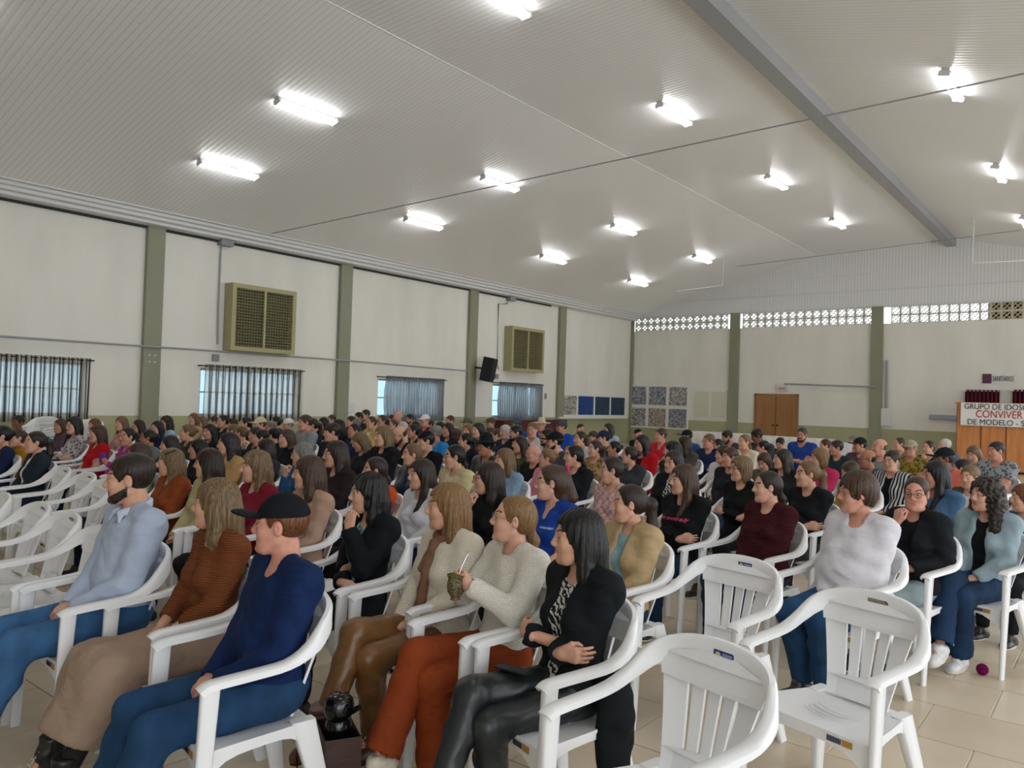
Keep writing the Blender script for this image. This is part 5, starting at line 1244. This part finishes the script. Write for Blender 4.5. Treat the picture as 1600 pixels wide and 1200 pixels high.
def add_person(px, py, hh, a, spec, label, D=None, rz=None, full=False, z=0):
    x, y, s, r, P = solve(px, py, hh, spec['sex'] != 'f', D, rz)
    c = Vector((-P.x, -P.y)).normalized(); l = Vector((c.y, -c.x)); A = R(a); F = c*math.cos(A)+l*math.sin(A)
    yaw = math.degrees(math.atan2(F.x, -F.y)-r); yaw = (yaw+180) % 360-180; yaw = max(-68, min(68, yaw)); spec['yaw'] = yaw
    o, F_, HM = person(spec, (x, y, z), r, s); tag(o, label, 'person', 'seated audience')
    return o, F_, HM, (x, y, r, s)
CHL = []
# ---------------------------------------------------------------- foreground figures
FG = [
('blue', 203, 709, 82, 95, dict(sex='b', g=1.12, style='short', hc='D', skin='1', top=('polo' if 0 else 'long', 'b4c0d6', 'cloth'), pants=('slim', '44709f', 'denim'), legs='fwd', arms='lap'), 'man with short dark beard in light blue shirt and jeans in the front row', {}),
('brown', 338, 747, 80, 108, dict(sex='f', style='long', hc='A', skin='1', top=('push', '80492c', 'rib'), pants=('skirt', 'a28a78', 'cloth'), legs='fwd', arms='lap', shoe=('boot', '1e1d1f')), 'blonde woman in rust brown sweater and long beige skirt in the front row', {}),
('navy', 437, 774, 97, 100, dict(sex='m', g=1.18, style='ring', hc='R', skin='r', top=('long', '13264f', 'cloth'), pants=('slim', '27496f', 'denim'), legs='fwd', arms='lap', cap=('cap', '15171d'), pitch=-4), 'man in black cap, navy sweater and jeans in the front row', {}),
('cheek', 577, 738, 76, 84, dict(sex='f', style='longw', hc='K', skin='1', top=('jacket', '14171b', 'cloth'), inner=('9cc4ba', 'print'), pants=('slim', '17181c', 'cloth'), arms='chinL', legs='flat'), 'woman with wavy black hair in black cardigan resting her cheek on her hand', {}),
('cream', 700, 754, 78, 82, dict(sex='f', g=1.05, style='long', hc='N', skin='1', top=('knit', 'e8dfcc', 'knit'), pants=('slim', '76502a', 'leather'), shoe=('boot', '5a3528'), arms='lap', legs='crossR', sole='3a2820'), 'woman in cream cardigan with brown scarf and brown leather trousers', {}),
('mate', 800, 773, 78, 86, dict(sex='f', style='lowpony', hc='N', skin='0', top=('knit', 'ebe5d8', 'knit'), pants=('wide', '8a3d1b', 'cloth'), shoe=('sneaker', 'e2d9c4'), glasses=1, pitch=-8, arms='hold', legs='crossR', sole='a07a58'), 'blonde woman with glasses in white knit sweater holding a gourd', {}),
('black', 905, 794, 90, 80, dict(sex='f', style='long', hc='K', skin='1', top=('jacket', '15191c', 'cloth'), inner=('c9c6be', 'zebra'), pants=('slim', '1e2325', 'leather'), shoe=('boot', '3a2a1c'), arms='crossed', legs='crossR'), 'woman with long black hair, black blazer and leather trousers, arms crossed', {}),
('tan', 985, 756, 64, 80, dict(sex='f', style='pony', hc='D', skin='1', top=('jacket', 'b59c74', 'cloth'), inner=('86a9b0', 'cloth'), pants=('slim', '2b3d57', 'denim'), arms='lap'), 'woman with long dark ponytail in a tan denim jacket', {}),
('white', 1342, 738, 68, 66, dict(sex='f', g=1.5, style='shortf', hc='B', skin='r', top=('long', 'dbd8de', 'cloth'), pants=('slim', '26496f', 'denim'), glasses=1, arms='lap', legs='tuck'), 'woman with short brown hair and glasses in a white long sleeved top', {}),
('think', 1430, 743, 50, 12, dict(sex='f', g=1.15, style='bun', hc='B', skin='r', top=('jacket', '1a1c20', 'cloth'), inner=('191a1d', 'cloth'), pants=('slim', '8b9a9c', 'cloth'), glasses=0, arms='chin'), 'woman with glasses in black coat, fist at her chin, facing the camera', {}),
('curly', 1542, 746, 60, 46, dict(sex='f', style='curly', hc='D', skin='0', top=('jacket', '9fb4bd', 'denim'), inner=('141519', 'cloth'), pants=('wide', '223a58', 'denim'), shoe=('sneaker', 'e4e4e4'), arms='lap', legs='crossR'), 'young woman with dark curly hair in a pale denim jacket', {}),
]
DD = {'blue': 3.85, 'brown': 3.58, 'navy': 3.04, 'cheek': 4.35, 'cream': 3.85, 'mate': 3.58, 'black': 3.14, 'tan': 4.45, 'white': 4.6, 'think': 5.15, 'curly': 5.3}
NAMED = {}
for nm, px, py, hh, a, sp_, lab, ex in FG:
    sp_['near'] = 2; sp_.setdefault('g', .93 if sp_['sex'] == 'f' else 1.0)
    o, F_, HM, q = add_person(px, py, hh, a, sp_, lab, D=DD[nm]); NAMED[nm] = (o, F_, HM, q)
    chair((q[0], q[1]), q[2], 'white plastic armchair under the '+' '.join(lab.split(',')[0].split(' in the front')[0].split()[:11]), True, 1)
# ---------------------------------------------------------------- empty chairs (sticker pixel on the top rail)
EMPTY = [((1125, 1022), -14, 1, 'empty white plastic armchair at the bottom centre with navy sticker'), ((1366, 940), -15, 2, 'empty white plastic armchair nearest the camera at right, worn sticker'), ((1160, 882), -10, 1, 'empty white plastic armchair behind the bottom centre one, navy sticker'),
 ((102, 737), -5, 1, 'empty armchair just behind the woman in black jacket, far left aisle side'), ((140, 746), -5, 2, 'empty armchair below the woman in red, second from the aisle'), ((168, 757), -5, 0, 'empty armchair half hidden by the man in light blue'),
 ((8, 780), -5, 0, 'empty armchair cut by the left edge, upper one'), ((67, 795), -5, 1, 'empty armchair at left, between the edge one and the stickered one'), ((112, 812), -5, 1, 'empty armchair at left with navy sticker, nearest to the man in light blue'), ((166, 834), -5, 2, 'empty armchair directly beside the man in light blue')]
for (px, py), a, stt, lab in EMPTY:
    P = at_z(px, py, .826); r = R(a); o = rot2((0, .25), r); x, y = P.x-o[0], P.y-o[1]; placed.append((x, y)); chair((x, y), r, lab, True, stt)
for (px, D, n, nm) in ((60, 14.2, 5, 'left of the woman with the purple scarf'), (130, 13.6, 5, 'behind the woman in the pale printed blouse')):
    P = at_depth(px, 660, D)
    for k in range(n): chair((P.x, P.y), R(35), '%s white armchair of the low stack %s' % (('lowest', 'second lowest', 'middle', 'second highest', 'topmost')[k], nm), False, group='stacked armchairs '+nm, z=.046*k)
# ---------------------------------------------------------------- the rest of the audience, nearest first
rnd = random.Random(11)
chn = {}
for (px, py, hh, a, sex, st, hc, sk, tk, tc, tp, lab, ex) in sorted(CROWD, key=lambda q: -q[2]):
    sp_ = dict(sex=sex, style=st, hc=hc, skin=sk, top=(tk, tc, tp)); sp_.update(ex); near = sp_.get('near', 0)
    sp_.setdefault('arms', rnd.choice(['lap', 'lap', 'crossed', 'thigh'])); sp_.setdefault('g', rnd.choice([1.0, 1.0, 1.15]) if not near else 1.0)
    sp_.setdefault('pants', ('slim', rnd.choice(['22324a', '2c405e', '1c1d21', '3a3a3c', '1c1d21']), 'denim')); sp_.setdefault('legs', rnd.choice(['flat', 'tuck']) if near else 'flat')
    o, F_, HM, q = add_person(px, py, hh, a, sp_, lab); NAMED[lab] = (o, F_, HM, q)
    short = lab.split(',')[0]; w_ = short.split(); short = ' '.join(w_[:11])
    chair((q[0], q[1]), q[2], 'white plastic armchair under the '+short, near > 0, 0, 'armchairs under the audience', barcode=near > 0)

# ================================================================ WORN AND HELD THINGS
def wpt(nm, p):
    o = NAMED[nm][0]; o_m = Matrix.Translation(o.location) @ Matrix.Rotation(o.rotation_euler.z, 4, 'Z') @ Matrix.Diagonal((*o.scale, 1)); return o_m @ Vector(p)
def wristband(nm, side, m, r, w_, name):
    o, F_, HM, q = NAMED[nm]; a = F_.side[side]; d = (a['W']-a['E']).normalized(); c = a['W']-d*.03; u = d.cross(V3(0, 0, 1)).normalized(); v = u.cross(d)
    MB().tube([c+u*r*math.cos(t)+v*r*math.sin(t) for t in [i*math.pi/8 for i in range(16)]], w_, 6, True).obj(name, o, m)
    return c, u, v, d, o
goldm = mat('bracelet_metal', '8f6a4c', .3, .5, metal=.7)
c, u, v, d, o = wristband('mate', 'L', mat('watch_strap', '9a6f52', .4, .5), .030, .006, 'wristwatch')
wristband('cheek', 'L', goldm, .031, .005, 'bracelet'); wristband('brown', 'L', goldm, .029, .002, 'bracelet')
# scarf of the woman in cream
o, F_, HM, q = NAMED['cream']; ms = mat('brown_scarf', '7b5a44', .7, .2, 'cloth', '684a37', bump=.2)
b = Field(); 
for i in range(20):
    t0, t1 = i*math.pi/10, (i+1)*math.pi/10; f_ = lambda t: (.068*math.sin(t), .13-.075*math.cos(t), 1.075-.030*math.cos(t)-.02)
    b.cone(f_(t0), f_(t1), .020, .020, .01)
b.ell((0, .030, 1.000), (.030, .026, .030), .01); b.cone((0, .020, .985), (.02, -.030, .85), .020, .026, .01); b.cone((.02, -.030, .85), (.015, -.06, .68), .026, .030, .01); b.cone((-.01, .02, .985), (-.03, -.025, .87), .016, .022, .01); b.fold(.003, FOLD)
V, F = b.mesh(.008); link('scarf', to_mesh('scarf', V, F, [ms]), o)
# shirt collar of the man in light blue, buttons
o, F_, HM, q = NAMED['blue']; b = Field()
for i in range(16):
    t0, t1 = .5+i*(2*math.pi-1)/16, .5+(i+1)*(2*math.pi-1)/16; f_ = lambda t: (.070*math.sin(t), .137-.072*math.cos(t), 1.062-.022*math.cos(t))
    b.cone(f_(t0), f_(t1), .012, .012, .01); b.cone(tuple(np.array(f_(t0))*(1.12, 1, 1)-(0, 0, .02)), tuple(np.array(f_(t1))*(1.12, 1, 1)-(0, 0, .02)), .010, .010, .01)
for s in (-1, 1): b.cone((s*.030, .055, 1.035), (s*.058, .045, .995), .012, .006, .008); b.cone((s*.045, .07, 1.04), (s*.058, .045, .995), .012, .006, .008)
V, F = b.mesh(.006); link('shirt_collar', to_mesh('collar', V, F, [clothm('c4cee0')]), o)
# gourd with metal straw
P = wpt('mate', (.042, -.238, .885)); gr = empty('gourd', P, label='round mate gourd with silver straw held by the blonde in white', cat='cup'); gr.scale = (.78, .78, .78)
MB().lathe([(.001, -.03), (.030, -.028), (.046, 0), (.050, .03), (.046, .058), (.043, .070), (.049, .085), (.052, .092), (.047, .092), (.040, .078), (.001, .076)], 24).obj('bowl', gr, mat('gourd_green_brown', '6b6242', .5, .4, 'print', '3b3324', scale=3, bump=.3))
MB().lathe([(.001, .08), (.044, .08), (.030, .093), (.001, .096)], 16).obj('leaves', gr, mat('mate_leaves', '6d7434', .9, .1, 'print', '3e4420', scale=4, bump=.5))
MB().tube([(.005, .01, .07), (.012, .03, .13), (.018, .06, .185), (.02, .085, .21)], .0036, 8).obj('straw', gr, mat('silver', 'c9ccd0', .2, .5, metal=.9))
MB().lathe([(.001, -.045), (.03, -.045), (.022, -.03), (.001, -.03)], 16).obj('foot', gr, goldm)
# coat tail of the woman in black
o, F_, HM, q = NAMED['black']; b = Field(); b.ell((.235, .14, .42), (.045, .10, .24), .02); b.cone((.20, .14, .62), (.24, .15, .50), .07, .06, .05); b.cut((0, 0, .22), (0, 0, -1)); b.fold(.004, FOLD); V, F = b.mesh(.011); link('coat_tail', to_mesh('coat_tail', V, F, [clothm('15191c')]), o)
# phone on the lap of the woman in black
P = wpt('black', (-.02, -.20, .655)); t = MB().box((-.075, -.035, 0), (.075, .035, .009)).obj('phone', None, M_DARK, smooth=False); t.location = P; t.rotation_euler = (R(-6), 0, NAMED['black'][3][2]+.4); bevel(t, .006); tag(t, 'black phone lying on the lap of the woman in black leather trousers', 'phone')
# brown leather bag with black thermos
P = at_depth(528, 1118, 3.15); x, y = P.x, P.y; mb = mat('brown_leather', '3f2620', .4, .45, 'cloth', '33201b', bump=.2)
bag = empty('leather_bag', (x, y, 0), R(-28), label='dark brown leather bag standing on the floor by the boots', cat='bag')
pr = []
for z, k in ((0, 1), (.12, 1.0), (.30, .94)): pr.append([(-.13*k, -.075*k, z), (.13*k, -.075*k, z), (.13*k, .075*k, z), (-.13*k, .075*k, z)])
for r_ in ((.30, .92), (.292, .86), (.06, .92)): z, k = r_; pr.append([(-.13*k, -.075*k, z), (.13*k, -.075*k, z), (.13*k, .075*k, z), (-.13*k, .075*k, z)])
bevel(MB().loft(pr).obj('bag_body', bag, mb, smooth=False), .008)
MB().tube([(-.10, -.078, .27), (-.11, -.14, .16), (-.13, -.13, .02), (-.10, -.085, .005)], .010, 8).obj('strap', bag, mb)
for sx in (-.06, .07): MB().tube([(sx+.016*math.cos(t), -.078, .235+.016*math.sin(t)) for t in [i*math.pi/6 for i in range(12)]], .003, 6, True).obj('ring', bag, mat('ring_metal', '8f8a84', .3, .5, metal=.8))
b = MB()
for p in ((-.02, .20), (.02, .21), (-.09, .2), (.10, .12), (.02, .12)): b.ball((p[0], -.077, p[1]), .006, 6)
b.obj('stud', bag, mat('ring_metal', '8f8a84', .3, .5, metal=.8))
th = empty('thermos', (x+.01, y-.005, .075), label='shiny black thermos flask standing in the brown leather bag', cat='thermos')
mk_ = mat('glossy_black', '0b0c0e', .08, .6)
MB().lathe([(.001, 0), (.052, 0), (.054, .02), (.054, .24), (.050, .255), (.046, .262), (.058, .285), (.062, .31), (.056, .34), (.040, .358), (.001, .364)], 28).obj('flask', th, mk_)
MB().tube([(.05, 0, .29), (.085, .005, .315), (.115, .01, .335)], .011, 8).obj('spout', th, mk_)
# magenta ball on the floor
P = at_z(1535, 1045, .04); t = MB().ball((0, 0, 0), .036, 14).obj('ball', None, mat('magenta_wool', '8a1560', .9, .1, 'print', '6a0f49', scale=6, bump=1)); t.location = (P.x, P.y, .036); tag(t, 'small magenta woollen ball on the tiles behind the white sneakers', 'ball')
# cup of the woman in magenta, sheet of paper, hair clip, scrunchies
nm = 'woman in a magenta top holding a purple cup'; a = NAMED[nm][1].side['L']; P = wpt(nm, a['W']+a['fd']*.09+a['pn']*.03)
t = MB().lathe([(.001, 0), (.036, 0), (.045, .11), (.042, .11), (.034, .01), (.001, .01)], 20).obj('cup', None, mat('purple_plastic', '6d2a8c', .35, .5)); t.location = P-V3(0, 0, .04); tag(t, 'purple plastic cup in the hand of the woman in magenta', 'cup')
nm = 'grey haired man in a pink shirt holding a white paper'; P = wpt(nm, (-.05, -.24, .86)); t = MB().box((-.105, -.0015, 0), (.105, .0015, .30)).obj('paper', None, mat('white_paper', 'e9e7ee', .7, .2), smooth=False); t.location = P; t.rotation_euler = (R(-12), 0, NAMED[nm][3][2]); tag(t, 'white sheet of paper held up by the man in pink', 'paper')
def headbit(nm, mb_, name, m): o, F_, HM, q = NAMED[nm]; q = mb_.obj(name, o, m); q.matrix_local = HM
headbit('woman in black jacket over white tee with teal hair tie and glasses', MB().tube([(.03*math.cos(t), .135, .02+.03*math.sin(t)) for t in [i*math.pi/6 for i in range(12)]], .014, 8, True), 'hair_tie', mat('teal_cloth', '2f7f78', .8, .1))
headbit('woman with glasses and pink hair tie in a royal blue polo shirt', MB().tube([(.028*math.cos(t), .115, .085+.028*math.sin(t)) for t in [i*math.pi/6 for i in range(12)]], .013, 8, True), 'hair_tie', mat('pink_cloth', 'c23b78', .8, .1))
headbit('grey blonde woman with hair clip in a rust jacket', MB().tube([(.085, -.045, .075), (.094, .005, .10), (.088, .045, .115)], .006, 6), 'hair_clip', M_DARK)
# blue band on the polo sleeve and flat lettering on two chests
def chest_text(nm, s, size, col, px, pz, rot=0):
    from mathutils.bvhtree import BVHTree
    o = NAMED[nm][0]; tp_ = [c for c in o.children if 'data' in dir(c) and c.name.split('.')[0] in ('long_sleeve_top', 'polo_shirt')][0]; me = tp_.data
    bv = BVHTree.FromPolygons([v.co for v in me.vertices], [list(p.vertices) for p in me.polygons])
    t = text('lettering', s, size, mat('ink_'+col, col, .6, .2), o, Matrix.Identity(4), 0, 'CENTER', .0006); M = Matrix.Translation((px, -.5, pz)) @ Matrix.Rotation(R(rot), 4, 'Y') @ FX
    for v in t.data.vertices:
        p = M @ v.co; h_ = bv.ray_cast(p, V3(0, 1, 0)); p.y = (h_[0].y if h_[0] else -.06)-.0025; v.co = p
chest_text('woman with long brown hair in black, pink writing on her top', 'love yourself daily', .036, 'e0457c', 0, .885)
chest_text('woman with glasses and pink hair tie in a royal blue polo shirt', 'LABORATORIO', .016, 'dfe4f2', .06, .90)
for sd in 'LR':
    o, F_, HM, q = NAMED['woman with glasses and pink hair tie in a royal blue polo shirt']; a = F_.side[sd]; d = (a['E']-a['S']).normalized(); u = d.cross(V3(0, 1, 0)).normalized(); v = u.cross(d)
    for k, col in enumerate(('e8e2d8', 'b3503c', 'cfa23c')):
        c = a['S'].lerp(a['E'], .52)+d*(.050-.008*k); MB().tube([c+(u*math.cos(t)+v*math.sin(t))*.0715 for t in [i*math.pi/12 for i in range(24)]], .0035, 5, True).obj('sleeve_stripe', o, mat('stripe_'+col, col, .7, .2))
